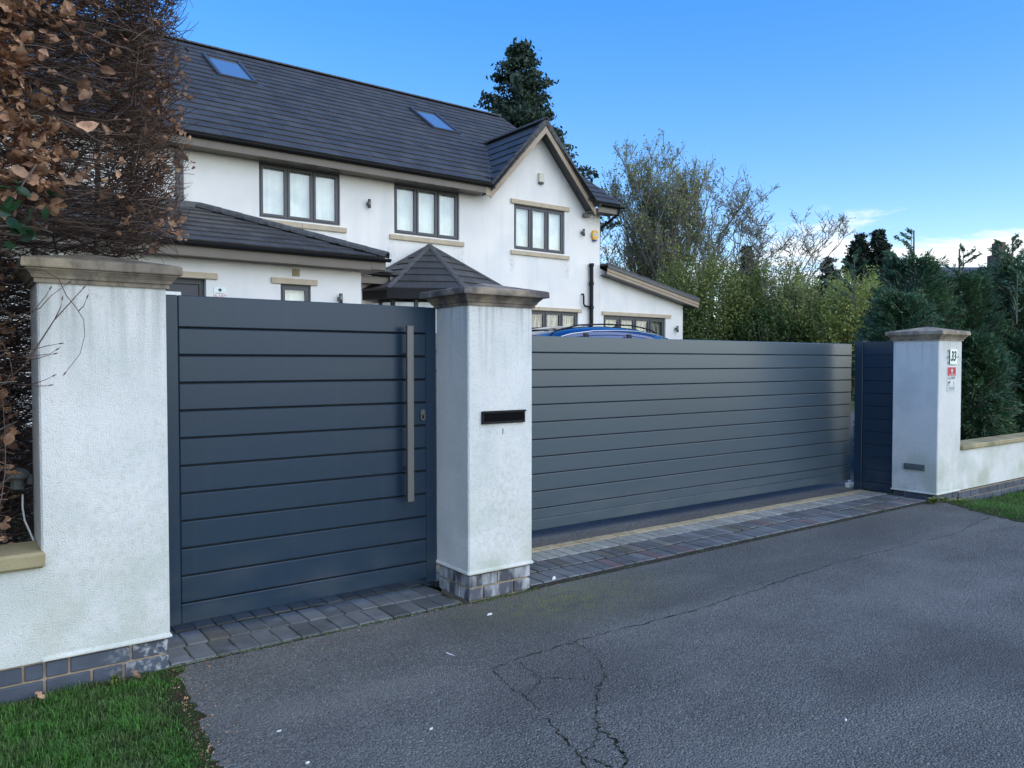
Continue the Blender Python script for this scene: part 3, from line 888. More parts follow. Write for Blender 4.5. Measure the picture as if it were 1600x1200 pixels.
lk.prism([(2.370 + 0.017 * cos(a) , 1.124 + (0.018 if sin(a) > 0 else -0.018) + 0.017 * sin(a)) for a in [i * pi / 10 for i in range(20)]], 1, Y0 - 0.010, Y0 + 0.0005)
lko = lk.obj('lock_escutcheon', M['steel'], ga)
MB().tube([(2.370, Y0 - 0.016, 1.128), (2.370, Y0 - 0.0102, 1.128)], 0.0085, 12).obj('cylinder', M['steel'], lko, smooth=True)
MB().box(2.364, 2.376, Y0 - 0.0125, Y0 - 0.0102, 1.100, 1.119).obj('keyway', M['black'], lko)

gb = empty('sliding_gate', (5.4, 4.98, 0.05), 'wide grey slatted sliding gate across the driveway', 'gate')
Y1 = 4.95
MB().cbox(2.30, 8.535, Y1, Y1 + 0.05, 1.538, 1.672, 0.005).obj('top_rail', M['gate_lit'], gb)
gate_boards(gb, 2.30, 8.535, Y1 + 0.001, 0.249, 1.535, 9, M['gate_lit'], gap=0.008)
MB().cbox(2.30, 8.535, Y1 + 0.0012, Y1 + 0.05, 0.165, 0.246, 0.003).obj('bottom_rail', M['gate_lit'], gb)
MB().cbox(2.30, 8.535, Y1 - 0.001, Y1 + 0.05, 0.075, 0.1625, 0.003).obj('bottom_rail', M['gate_lit'], gb)
MB().box(2.31, 8.52, Y1 + 0.026, Y1 + 0.045, 0.09, 1.66).obj('backing_panel', M['gate_dark'], gb)

gc = empty('gate_side_panel', (8.34, 4.57, 0), 'narrow dark fixed panel between the wide gate and the numbered pillar', 'gate panel')
X1 = 8.322
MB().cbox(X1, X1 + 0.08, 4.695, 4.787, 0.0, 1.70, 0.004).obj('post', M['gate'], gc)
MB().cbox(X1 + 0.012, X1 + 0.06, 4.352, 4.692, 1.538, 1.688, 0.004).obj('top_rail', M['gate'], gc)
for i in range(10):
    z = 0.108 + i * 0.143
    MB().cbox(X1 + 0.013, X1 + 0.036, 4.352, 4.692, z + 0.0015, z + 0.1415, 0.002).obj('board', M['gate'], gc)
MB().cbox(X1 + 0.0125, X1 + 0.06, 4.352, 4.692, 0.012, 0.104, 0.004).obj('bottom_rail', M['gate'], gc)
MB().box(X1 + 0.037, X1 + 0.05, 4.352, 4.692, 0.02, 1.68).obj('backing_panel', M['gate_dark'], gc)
gs = MB().cbox(8.36, 8.47, 4.86, 4.915, 0.0, 0.055, 0.006)
gs.tube([(8.41, 4.885, 0.055), (8.41, 4.885, 0.085)], 0.02, 10)
gs.obj('gate_stop', M['white'], None, label='small white gate stop on the ground at the end of the wide gate', cat='gate stop')

# ------------------------------------------------------------------ signs on the right pillar
def text(body, size, loc, rot, m, parent, shear=0.0, sx=1.0, name='lettering', ext=0.0006, bold=0.0):
    c = bpy.data.curves.new(name, 'FONT')
    c.body = body; c.size = size; c.shear = shear; c.extrude = ext
    c.align_x = 'CENTER'; c.align_y = 'CENTER'
    c.materials.append(m)
    c.offset = bold
    t_ = bpy.data.objects.new('t', c)
    me = bpy.data.meshes.new_from_object(t_); me.name = name
    bpy.data.objects.remove(t_); bpy.data.curves.remove(c)
    if not me.materials: me.materials.append(m)
    o = bpy.data.objects.new(name, me); COL.objects.link(o)
    o.parent = parent; o.location = Vector(loc) - worg(parent); o.rotation_euler = rot
    o.scale = (sx, 1, 1)
    ORIG[o.name] = Vector(loc)
    return o


RX = (radians(90), 0, 0)
sg = empty('house_number_sign', (8.59, 3.855, 1.43), 'small pale glass plaque reading 33 near the top of the far pillar', 'house number')
MB().cbox(8.535, 8.695, 3.846, 3.852, 1.432, 1.596, 0.002).obj('plate', M['plate'], sg)
for z in (1.45, 1.578):
    for x in (8.505, 8.677): MB().tube([(x, 3.852, z), (x, 3.862, z)], 0.006, 8).obj('standoff', M['steel'], sg)
MB().box(8.519, 8.524, 3.844, 3.8458, 1.440, 1.588).obj('thin_line', M['ink'], sg)
MB().box(8.465, 8.535, 3.843, 3.8455, 1.508, 1.516).obj('thin_line', M['ink'], sg)
MB().box(8.668, 8.722, 3.843, 3.8455, 1.508, 1.516).obj('thin_line', M['ink'], sg)
text('33', 0.142, (8.603, 3.8452, 1.516), RX, M['ink'], sg, 0.25, 0.80, bold=0.005)

sa = empty('alarm_sign', (8.59, 3.858, 1.145), 'small red and white alarm warning sign under the number plaque', 'sign')
MB().box(8.497, 8.683, 3.8535, 3.8592, 1.146, 1.408).obj('panel', M['white'], sa)
MB().box(8.502, 8.678, 3.852, 3.8533, 1.312, 1.403).obj('red_field', M['red'], sa)
em = MB()
em.prism([(8.59 + 0.022 * (1.0 if i % 2 == 0 else 0.62) * cos(i * pi / 6 + pi / 2), 1.368 + 0.026 * (1.0 if i % 2 == 0 else 0.62) * sin(i * pi / 6 + pi / 2)) for i in range(12)], 1, 3.8508, 3.8518)
em.box(8.581, 8.599, 3.8508, 3.8518, 1.336, 1.352)
em.obj('emblem', M['white'], sa)
text('verisure', 0.030, (8.59, 3.8515, 1.325), RX, M['white'], sa, 0, 1.25)
text('ALARM', 0.047, (8.59, 3.853, 1.288), RX, M['ink'], sa, 0, 1.05)
cp = MB()
cp.box(8.512, 8.548, 3.852, 3.8533, 1.232, 1.252); cp.box(8.545, 8.556, 3.852, 3.8533, 1.236, 1.260); cp.box(8.514, 8.522, 3.852, 3.8533, 1.215, 1.231)
cp.box(8.632, 8.642, 3.852, 3.8533, 1.222, 1.244); cp.box(8.634, 8.640, 3.852, 3.8533, 1.248, 1.256)
cp.obj('pictogram', M['ink'], sa)
for (a, b, z) in [(8.515, 8.560, 1.205), (8.615, 8.660, 1.205), (8.515, 8.665, 1.182), (8.53, 8.65, 1.172), (8.515, 8.665, 1.160)]:
    MB().box(a, b, 3.852, 3.8533, z, z + 0.004).obj('small_print', M['ink'], sa)
MB().box(8.507, 8.673, 3.8525, 3.8534, 1.190, 1.192).obj('thin_line', M['ink'], sa)

# ------------------------------------------------------------------ the house
HO = Vector((11.0, 15.0, 0.55))
HROT = radians(0.9)
house = empty('house', HO, 'white rendered two storey house with dark grey tiled roof behind the gates', 'house')
ORIG['house'] = HO
WALL = M['house_render']
RP = tan(radians(34.0))
EY, EZ = 14.6, 5.56           # eaves line of the main roof
RY = 20.05; RZ = EZ + (RY - EY) * RP
XR = 14.15                     # right verge
XL = -3.0

# openings: x0,x1,z0,z1
wins = [(4.80, 6.47, 4.27, 5.335), (7.72, 9.39, 4.25, 5.335), (10.96, 12.565, 4.20, 5.285), (10.35, 13.03, 1.55, 2.745)]
holes = wins + [(13.93, 16.35, 1.0, 2.715)]


def wall_with_holes(x0, x1, ztop_pts, z0, yf, th, holes, m, parent, name='wall'):
    """wall in the XZ plane made of vertical strips; ztop is a polyline [(x,z)...]"""
    def top(x):
        for (a, za), (b, zb) in zip(ztop_pts[:-1], ztop_pts[1:]):
            if a <= x <= b: return za + (zb - za) * (x - a) / (b - a)
        return ztop_pts[-1][1]
    cuts = sorted(set([x0, x1] + [p[0] for p in ztop_pts if x0 < p[0] < x1] + [h for w in holes for h in w[:2] if x0 < h < x1]))
    b = MB()
    for a, c in zip(cuts[:-1], cuts[1:]):
        if c - a < 1e-4: continue
        mid = (a + c) / 2
        hs_ = sorted([w for w in holes if w[0] <= mid <= w[1]], key=lambda w: w[2])
        z = z0
        segs = []
        for w in hs_:
            segs.append((z, z, w[2], w[2])); z = w[3]
        segs.append((z, z, top(a + 1e-5), top(c - 1e-5)))
        for (za, zb, zc, zd) in segs:
            if max(zc - za, zd - zb) < 1e-4: continue
            b.add([(a, yf, za), (c, yf, zb), (c, yf, zd), (a, yf, zc), (a, yf + th, za), (c, yf + th, zb), (c, yf + th, zd), (a, yf + th, zc)],
                  [(0, 1, 2, 3), (7, 6, 5, 4), (0, 4, 5, 1), (3, 2, 6, 7)])
            # jamb faces
            b.add([(a, yf, za), (a, yf + th, za), (a, yf + th, zc), (a, yf, zc)], [(0, 3, 2, 1)])
            b.add([(c, yf, zb), (c, yf + th, zb), (c, yf + th, zd), (c, yf, zd)], [(0, 1, 2, 3)])
    return b.obj(name, m, parent)


GX, GZ, GT = 11.66, 7.30, 1.10     # gable apex and slope
def gtop(x): return GZ - abs(x - GX) * GT - 0.12
topline = [(XL, 5.52), (9.98, 5.52), (GX, GZ - 0.16), (13.30, 5.50), (13.79, 5.50)]
wall_with_holes(XL, 13.79, topline, 0.3, 15.0, 0.3, wins, WALL, house)
# rear, gable end and lean-to extension walls
b = MB()
b.prism([(15.302, 0.3), (25.0, 0.3), (25.0, 5.5), (RY, RZ - 0.15), (15.302, 5.68)], 0, 13.49, 13.79)
b.box(XL, 13.48, 24.7, 25.0, 0.3, 5.5)
b.prism([(15.31, 0.3), (24.69, 0.3), (24.69, 5.4), (RY, RZ - 0.15), (15.31, 5.4)], 0, XL, XL + 0.3)
b.obj('wall', WALL, house)
exT = [(13.795, 3.93), (17.08, 3.12)]
wall_with_holes(13.795, 17.08, exT, 0.3, 15.0, 0.3, [(13.93, 16.35, 1.0, 2.715)], WALL, house, 'extension_wall')
b = MB(); b.box(16.78, 17.08, 15.302, 19.0, 0.3, 3.12); b.obj('extension_wall', WALL, house)
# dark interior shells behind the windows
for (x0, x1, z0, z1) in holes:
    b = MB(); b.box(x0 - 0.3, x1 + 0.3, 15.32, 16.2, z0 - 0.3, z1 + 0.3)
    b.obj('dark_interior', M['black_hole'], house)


def window(parent, x0, x1, z0, z1, yf, nl, back, sash=True, mull=0.05, fr=0.055, name='window', bars=None):
    """casement window: outer frame, mullions, a sash and a pane for each light, voile behind"""
    w = MB()
    y0, y1 = yf + 0.05, yf + 0.12
    w.box(x0, x1, y0, y1, z0, z0 + fr); w.box(x0, x1, y0, y1, z1 - fr, z1)
    w.box(x0, x0 + fr, y0, y1, z0 + fr, z1 - fr); w.box(x1 - fr, x1, y0, y1, z0 + fr, z1 - fr)
    inner = x1 - x0 - 2 * fr
    lw_ = (inner - (nl - 1) * mull) / nl
    for i in range(1, nl):
        a = x0 + fr + i * lw_ + (i - 1) * mull
        w.box(a, a + mull, y0, y1, z0 + fr, z1 - fr)
    wo_ = w.obj(name, M['frame'], parent)
    for i in range(nl):
        a = x0 + fr + i * (lw_ + mull); c = a + lw_
        s = 0.045
        sb = MB(); ya, yb = yf + 0.034, yf + 0.09
        a2, c2, d0, d1 = a - 0.012, c + 0.012, z0 + fr - 0.012, z1 - fr + 0.012
        sb.box(a2, c2, ya, yb, d0, d0 + s); sb.box(a2, c2, ya, yb, d1 - s, d1)
        sb.box(a2, a2 + s, ya, yb, d0 + s, d1 - s); sb.box(c2 - s, c2, ya, yb, d0 + s, d1 - s)
        if sash: sb.obj('sash', M['frame'], wo_)
        MB().box(a2 + s - 0.003, c2 - s + 0.003, yf + 0.058, yf + 0.066, d0 + s - 0.003, d1 - s + 0.003).obj('pane', M['glass'], wo_)
    # voile / curtain with soft folds
    cv = MB(); n = int((x1 - x0) / 0.035); pts = []
    for i in range(n + 1):
        x = x0 + 0.02 + (x1 - x0 - 0.04) * i / n
        pts.append((x, yf + 0.135 + 0.010 * sin(i * 1.9) + 0.006 * sin(i * 0.7)))
    vs = [(x, y, z0 + 0.02) for x, y in pts] + [(x, y, z1 - 0.02) for x, y in pts]
    cv.add(vs, [(i, i + 1, n + 2 + i, n + 1 + i) for i in range(n)])
    cv.obj('voile', back, wo_, smooth=True)
    return wo_


def hwin(i, nl, back, **kw): return window(house, *wins[i], 15.0, nl, back, **kw)


for i in range(3):
    w = hwin(i, 3, M['blind'])
    x0, x1, z0, z1 = wins[i]
    MB().box(x0, x1, 15.02, 15.13, z0 - 0.035, z0 - 0.0005).obj('frame_sill', M['frame'], house)
hwin(3, 5, M['netting'], mull=0.06)
ew = window(house, 13.93, 16.35, 1.0, 2.715, 15.0, 4, M['netting'], mull=0.07, fr=0.075)


def stone(x0, x1, z0, z1, y=15.0, pr=0.045, split=True, name='window_sill'):
    mid = (x0 + x1) / 2
    for a, c in ([(x0, mid - 0.002), (mid + 0.002, x1)] if split else [(x0, x1)]):
        MB().cbox(a, c, y - pr, y + 0.03, z0, z1, 0.005).obj(name, M['sand'], house)


stone(4.69, 6.60, 4.135, 4.236); stone(7.60, 9.50, 4.115, 4.216); stone(10.85, 12.70, 4.068, 4.166)
stone(10.85, 12.70, 5.287, 5.395, name='lintel')
stone(10.25, 13.13, 2.748, 2.835, name='lintel'); stone(13.86, 16.56, 2.718, 2.815, pr=0.03, name='lintel')

# --- roof tiles
tile_count = [0]
far_tiles = MB()
TW, TG, TL = 0.334, 0.34, 0.40
_tm = MB()
_tm.add([(-TW / 2 + .0025, 0, 0.006), (TW / 2 - .0025, 0, 0.006), (TW / 2 - .0025, TL, -0.012), (-TW / 2 + .0025, TL, -0.012),
         (-TW / 2 + .0025, 0, 0.030), (TW / 2 - .0025, 0, 0.030), (TW / 2 - .0025, TL, 0.004), (-TW / 2 + .0025, TL, 0.004)],
        [(3, 2, 1, 0), (4, 5, 6, 7), (0, 1, 5, 4), (1, 2, 6, 5), (2, 3, 7, 6), (3, 0, 4, 7)])
TILE = _tm.mesh('tile', M['tile'])


def tile_at(o, U, V, N, x0f, x1f, v, parent, single):
    """one tile whose width spans fractions of U direction; o = 3D point on slope of its lower middle"""
    w = (x1f - x0f)
    R = Matrix((U, V, N)).transposed()
    sx = w / TW
    if single:
        ob = place('tile', TILE, o, parent, R @ Matrix.Diagonal((sx, 1, 1)))
        tile_count[0] += 1
    else:
        vs = [o + U * (p[0] * sx) + V * p[1] + N * p[2] for p in _tm.v]
        far_tiles.add(vs, _tm.f)


def tile_slope(o, U, V, width_at, rows, parent, single, skip=None, off=0.0):
    """o: eaves origin; width_at(v)->(u0,u1) extents; V up-slope unit"""
    U = Vector(U).normalized(); V = Vector(V).normalized(); N = U.cross(V).normalized()
    if N.z < 0: N = -N
    for r in range(rows):
        v = r * TG
        u0, u1 = width_at(v + TG * 0.5)
        u = u0 - (TW / 2 if r % 2 else 0) - off
        while u < u1:
            a, c = max(u, u0), min(u + TW, u1)
            if c - a > 0.04:
                mid = (a + c) / 2
                P_ = Vector(o) + U * mid + V * v
                if not (skip and skip(P_, mid, v)):
                    s = single(P_, r, mid) if callable(single) else single
                    jit = N * random.uniform(-0.0015, 0.002)
                    tile_at(P_ + jit, U, V, N, a, c, v, parent, s)
            u += TW


mroof = MB()
Vm = Vector((0, cos(radians(34)), sin(radians(34))))
_gl, _gr = GX - (GZ - 5.46) / GT - 0.0, GX + (GZ - 5.46) / GT
def _mz(y): return EZ + (y - EY) * RP
mroof.slab([(XL - 0.2, EY, EZ), (_gl, EY, EZ), (_gl, RY, RZ), (XL - 0.2, RY, RZ)], 0.06)
mroof.slab([(_gr, EY, EZ), (XR, EY, EZ), (XR, RY, RZ), (_gr, RY, RZ)], 0.06)
mroof.slab([(_gl + .001, 15.32, _mz(15.32)), (_gr - .001, 15.32, _mz(15.32)), (_gr - .001, RY, RZ), (_gl + .001, RY, RZ)], 0.06)
mroof.slab([(XL - 0.2, RY, RZ), (XR, RY, RZ), (XR, 2 * RY - EY, EZ), (XL - 0.2, 2 * RY - EY, EZ)], 0.06)
main_roof = mroof.obj('main_roof', M['tile_joined'], house)
# gable roof shape
gY = 14.66
vz = lambda z: EY + (z - EZ) / RP   # where height z meets the main slope
sg_ = Vector((1, 0, GT)).normalized()
gfootL = GX - (GZ - 5.46) / GT; gfootR = GX + (GZ - 5.46) / GT
g = MB()
g.slab([(gfootL, gY, 5.46), (GX, gY, GZ), (GX, vz(GZ), GZ), (gfootL, vz(5.46), 5.46)], 0.05)
g.slab([(GX, gY, GZ), (gfootR, gY, 5.46), (gfootR, vz(5.46), 5.46), (GX, vz(GZ), GZ)], 0.05)
gable_roof = g.obj('gable_roof', M['tile_joined'], house)


def in_gable(P_, mid, v):
    y = P_.y + 0.14; z = P_.z + 0.1
    w_ = (GZ - z) / GT
    return z < GZ and (abs(P_.x - GX) < w_ - 0.22 or (P_.y < 15.25 and abs(P_.x - GX) < w_ - 0.02))


nrow = int((RY - EY) / cos(radians(34)) / TG) + 1
tile_slope((XL, EY - 0.02, EZ - 0.0), (1, 0, 0), Vm, lambda v: (0.0, XR - XL), 19, main_roof,
           lambda P_, r, mid: (2.6 < P_.x < 6.6 and r < 9), skip=lambda P_, mid, v: in_gable(P_, mid, v) or P_.x < 1.5)
# gable slopes
Lg = (GZ - 5.46) / sin(atan2(GT, 1))
tile_slope((gfootL, gY, 5.46), (0, 1, 0), sg_, lambda v: (0.0, max(0.15, (EY + (5.46 + v * sg_.z - EZ) / RP) - gY + 0.12)), 7, gable_roof, True)
sg2 = Vector((-1, 0, GT)).normalized()
tile_slope((gfootR, gY, 5.46), (0, 1, 0), sg2, lambda v: (0.0, max(0.15, (EY + (5.46 + v * sg2.z - EZ) / RP) - gY + 0.12)), 7, gable_roof, False)
# valley flashing
vl = MB(); va = Vector((gfootL - 0.02, EY, EZ + 0.03)); vb = Vector((GX, vz(GZ), GZ + 0.02))
vl.tube([va, vb], 0.018, 6); vl.obj('valley', M['frame'], gable_roof)
# ridge tiles
def ridge_run(parent, a, c, L=0.45, r=0.11, flat=0.55, lift=-0.02, m=None, step=0.0):
    a = Vector(a); c = Vector(c); d = (c - a); n = max(1, round(d.length / L)); t = d.normalized()
    side = t.cross(Vector((0, 0, 1))).normalized(); up = side.cross(t)
    if up.z < 0: up = -up
    for i in range(n):
        p0 = a + d * (i / n) - t * 0.012; p1 = a + d * ((i + 1) / n) + t * 0.006
        vs = []; K = 7
        for p, k in ((p0, 1.0 + step), (p1, 1.0)):
            for j in range(K):
                an = pi * (j / (K - 1))
                vs.append(p + side * (r * k * cos(an)) + up * (r * k * flat * sin(an) + lift))
            for j in range(K):
                an = pi * (1 - j / (K - 1))
                vs.append(p + side * ((r * k - 0.015) * cos(an)) + up * ((r * k - 0.015) * flat * sin(an) + lift - 0.01))
        n2 = 2 * K
        fs = [(j, (j + 1) % n2, n2 + (j + 1) % n2, n2 + j) for j in range(n2)] + [tuple(range(n2))[::-1], tuple(range(n2, 2 * n2))]
        MB().add(vs, fs).obj('ridge_tile', m or M['ridge'], parent)


ridge_run(main_roof, (XR + 0.02, RY, RZ + 0.03), (2.2, RY, RZ + 0.03))
ridge_run(gable_roof, (GX, gY - 0.02, GZ + 0.03), (GX, vz(GZ), GZ + 0.03), r=0.10, flat=0.8)
# dry verge units and barge boards on the gable
for side, foot in ((-1, gfootL), (1, gfootR)):
    d = Vector((foot - GX, 0, 5.46 - GZ)); n = 9; t = d.normalized()
    nn = Vector((-t.z, 0, t.x));
    if nn.z < 0: nn = -nn
    for i in range(n):
        a = Vector((GX, 0, GZ)) + d * (i / n) + t * 0.003; c = Vector((GX, 0, GZ)) + d * ((i + 1) / n) - t * 0.003
        q = [a + nn * 0.045, c + nn * 0.055, c - nn * 0.075, a - nn * 0.065]
        MB().prism([(p.x, p.z) for p in q], 1, gY - 0.045 - 0.004 * (i % 2), gY + 0.09).obj('verge_tile', M['ridge'], gable_roof)
    ext = d * 1.02
    a = Vector((GX, 0, GZ)); c = a + ext
    q = [a - nn * 0.078, c - nn * 0.078, c - nn * 0.078 + Vector((0, 0, -0.155)), Vector((a.x, 0, (a - nn * 0.078).z - 0.235))]
    q[0] = Vector((a.x, 0, a.z - 0.078 / abs(nn.z)))
    MB().prism([(p.x, p.z) for p in q], 1, gY - 0.022, gY + 0.003).obj('barge_board', M['barge'], gable_roof)
    q2 = [Vector((a.x, 0, a.z - 0.12)), c - nn * 0.09, c - nn * 0.11, Vector((a.x, 0, a.z - 0.15))]
    MB().prism([(p.x, p.z) for p in q2], 1, gY + 0.004, 15.002).obj('soffit', M['frame'], gable_roof)
MB().tube([(GX, gY - 0.03, GZ - 0.24), (GX, gY - 0.024, GZ - 0.24)], 0.012, 8).obj('cap_bolt', M['white'], gable_roof)
# right verge of the main roof
for i in range(18):
    p = Vector((0, EY, EZ)) + Vm * (i * 0.365)
    MB().add([(XR - 0.02, p.y, p.z - 0.05), (XR + 0.06, p.y, p.z - 0.05), (XR + 0.06, p.y, p.z + 0.045), (XR - 0.02, p.y, p.z + 0.045)] +
             [(XR - 0.02, (p + Vm * 0.36).y, (p + Vm * 0.36).z - 0.05), (XR + 0.06, (p + Vm * 0.36).y, (p + Vm * 0.36).z - 0.05),
              (XR + 0.06, (p + Vm * 0.36).y, (p + Vm * 0.36).z + 0.035), (XR - 0.02, (p + Vm * 0.36).y, (p + Vm * 0.36).z + 0.035)],
             [(0, 1, 2, 3), (7, 6, 5, 4), (0, 4, 5, 1), (1, 5, 6, 2), (2, 6, 7, 3), (3, 7, 4, 0)]).obj('verge_tile', M['ridge'], main_roof)
far_tiles_main_start = len(far_tiles.v)


def gutter(x0, x1, yb, zt, parent, r=0.055, m=None):
    """half round gutter along X with an outer lip, its back at yb"""
    prof = []
    K = 9
    for j in range(K): an = pi + pi * j / (K - 1); prof.append((yb - r + r * cos(an), zt + r * sin(an) * 1.05))
    for j in range(K): an = 2 * pi - pi * j / (K - 1); prof.append((yb - r + (r - 0.006) * cos(an), zt + (r - 0.006) * sin(an) * 1.05))
    gu = MB().prism(prof, 0, x0, x1).obj('gutter', m or M['black'], parent)
    x = x0 + 0.9
    while x < x1 - 0.2:
        MB().prism([(p[0] + (0.0), p[1]) for p in [(yb - r + (r + .006) * cos(pi + pi * j / 8), zt + (r + .006) * sin(pi + pi * j / 8)) for j in range(9)]], 0, x, x + 0.05).obj('gutter_clip', M['black'], gu)
        x += 1.9
    return gu


gutter(XL, gfootL + 0.02, EY - 0.005, EZ - 0.035, house)
MB().box(XL, gfootL - 0.13, EY - 0.002, EY + 0.022, 5.325, 5.505).obj('fascia', M['fascia'], house)
MB().box(XL, gfootL - 0.13, EY + 0.0225, 15.02, 5.335, 5.352).obj('soffit', M['fascia'], house)
MB().prism([(EY, 5.27), (EY + 0.02, 5.26), (EY + 0.02, 5.5), (EY, 5.5)], 0, gfootL - 0.128, gfootL + 0.0).obj('fascia_box_end', M['barge'], house)
gutter(gfootR - 0.05, XR + 0.05, EY - 0.005, EZ - 0.05, house)
MB().box(gfootR + 0.02, XR - 0.03, EY - 0.002, EY + 0.022, 5.31, 5.49).obj('fascia', M['fascia'], house)
MB().box(gfootR + 0.02, XR - 0.03, EY + 0.0225, 15.02, 5.33, 5.345).obj('soffit', M['fascia'], house)
MB().tube([(XR - 0.06, EY - 0.05, 5.44), (XR - 0.10, EY + 0.0, 5.32), (13.95, 15.15, 5.02), (13.95, 15.2, 4.8), (13.95, 15.2, 3.0)], 0.034, 8).obj('downpipe', M['black'], house, smooth=True)
# left corner pipe and post beside the hedge
MB().box(3.28, 3.40, 14.90, 14.998, 3.9, 5.33).obj('downpipe', M['frame'], house)

# roof windows
def roof_window(parent, x0, x1, v0, v1):
    N_ = Vector((0, -sin(radians(34)), cos(radians(34))))
    base = Vector((0, EY, EZ))
    def pt(x, v, h): q = base + Vm * v + N_ * h; return (x, q.y, q.z)
    def bar(xa, xb, va, vb, h0, h1):
        return [pt(xa, va, h0), pt(xb, va, h0), pt(xb, vb, h0), pt(xa, vb, h0), pt(xa, va, h1), pt(xb, va, h1), pt(xb, vb, h1), pt(xa, vb, h1)]
    F6 = [(3, 2, 1, 0), (4, 5, 6, 7), (0, 1, 5, 4), (1, 2, 6, 5), (2, 3, 7, 6), (3, 0, 4, 7)]
    fr = MB()
    w = 0.075
    fr.add(bar(x0, x1, v0, v0 + w, 0.0, 0.085), F6); fr.add(bar(x0, x1, v1 - w, v1, 0.0, 0.10), F6)
    fr.add(bar(x0, x0 + w, v0 + w, v1 - w, 0.0, 0.095), F6); fr.add(bar(x1 - w, x1, v0 + w, v1 - w, 0.0, 0.095), F6)
    fo = fr.obj('roof_window', M['frame'], parent)
    MB().add(bar(x0 + w, x1 - w, v0 + w, v1 - w, 0.05, 0.062), F6).obj('pane', M['skyglass'], fo)
    MB().add(bar(x0 - 0.12, x1 + 0.12, v0 - 0.16, v0 - 0.002, 0.031, 0.038), F6).obj('flashing', M['frame'], fo)


def v_of(y): return (y - EY) / cos(radians(34))
roof_window(main_roof, 4.90, 5.78, v_of(17.95), v_of(19.25))
roof_window(main_roof, 10.16, 11.0, v_of(17.45), v_of(18.72))

# --- left wing with hipped roof
WX, WY = 6.20, 12.5
WE, WT = 3.32, 4.30
wingdoor = (2.0, 3.20, 0.55, 2.775)
wingwin = (4.40, 4.93, 1.9, 2.775)
wall_with_holes(XL, 5.87, [(XL, 3.16), (5.87, 3.16)], 0.3, 12.8, 0.28, [wingdoor, wingwin], WALL, house, 'wing_wall')
MB().box(5.59, 5.87, 13.081, 14.999, 0.3, 3.16).obj('wing_wall', WALL, house)
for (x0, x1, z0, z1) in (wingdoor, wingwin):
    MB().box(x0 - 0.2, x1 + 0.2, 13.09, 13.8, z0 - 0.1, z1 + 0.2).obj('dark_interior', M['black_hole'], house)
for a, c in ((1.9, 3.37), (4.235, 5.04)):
    MB().cbox(a, c, 12.765, 12.83, 2.776, 2.872, 0.005).obj('lintel', M['sand'], house)
window(house, *wingwin, 12.8, 1, M['blind'])
dd = MB()
dd.box(2.0, 3.20, 12.90, 12.97, 2.69, 2.775); dd.box(2.0, 2.08, 12.90, 12.97, 0.55, 2.69); dd.box(3.12, 3.20, 12.90, 12.97, 0.55, 2.69)
do = dd.obj('door', M['doorgrey'], house)
MB().cbox(2.085, 3.115, 12.915, 12.96, 0.56, 2.685, 0.004).obj('door_leaf', M['doorgrey'], do)
MB().box(2.25, 2.85, 12.9085, 12.914, 2.33, 2.56).obj('pane', M['blind'], do)
MB().box(3.2005, 3.2295, 12.812, 12.9, 0.55, 2.774).obj('door_trim', M['sand'], house)
MB().cbox(4.60, 4.73, 12.785, 12.802, 2.915, 3.035, 0.003).obj('air_vent', M['coping'], house)
# roof
run = 15.0 - WY
wr = MB()
wr.slab([(XL, WY, WE), (WX, WY, WE), (WX - run, 15.0, WT), (XL, 15.0, WT)], 0.05)
wr.slab([(WX, WY, WE), (WX, 15.0, WE), (WX - run, 15.0, WT)], 0.05)
wing_roof = wr.obj('wing_roof', M['tile_joined'], house)
Vw = Vector((0, run, WT - WE)).normalized()
tile_slope((XL, WY - 0.03, WE - 0.01), (1, 0, 0), Vw, lambda v: (0.0, (WX - v * Vw.y) - XL), 8, wing_roof,
           lambda P_, r, mid: P_.x > 1.9, skip=lambda P_, mid, v: P_.x < 0.6)
Vw2 = Vector((-run, 0, WT - WE)).normalized()
tile_slope((WX, WY, WE), (0, 1, 0), Vw2, lambda v: (v * abs(Vw2.x), 2.5), 7, wing_roof, False)
ridge_run(wing_roof, (WX + 0.02, WY - 0.02, WE + 0.03), (WX - run, 15.0, WT + 0.03), L=0.40, r=0.115, flat=0.85, step=0.07)
# abutment flashing and low ridge along the wall
MB().box(XL, WX - run, 14.955, 15.0, WT - 0.01, WT + 0.10).obj('flashing', M['frame'], wing_roof)
gutter(XL, WX + 0.06, WY - 0.012, WE - 0.03, house)
MB().box(XL, WX - 0.28, WY - 0.008, WY + 0.016, 3.085, 3.27).obj('fascia', M['fascia'], house)
MB().box(WX - 0.278, WX + 0.0, WY - 0.012, WY + 0.016, 3.10, 3.27).obj('fascia_box_end', M['fascia'], house)
MB().box(XL, WX - 0.02, WY + 0.017, 12.81, 3.09, 3.107).obj('soffit', M['fascia'], house)
MB().box(WX - 0.02, WX, WY + 0.017, 14.9, 3.09, 3.27).obj('fascia', M['fascia'], house)
MB().box(5.86, WX - 0.021, 12.812, 14.9, 3.09, 3.107).obj('soffit', M['fascia'], house)

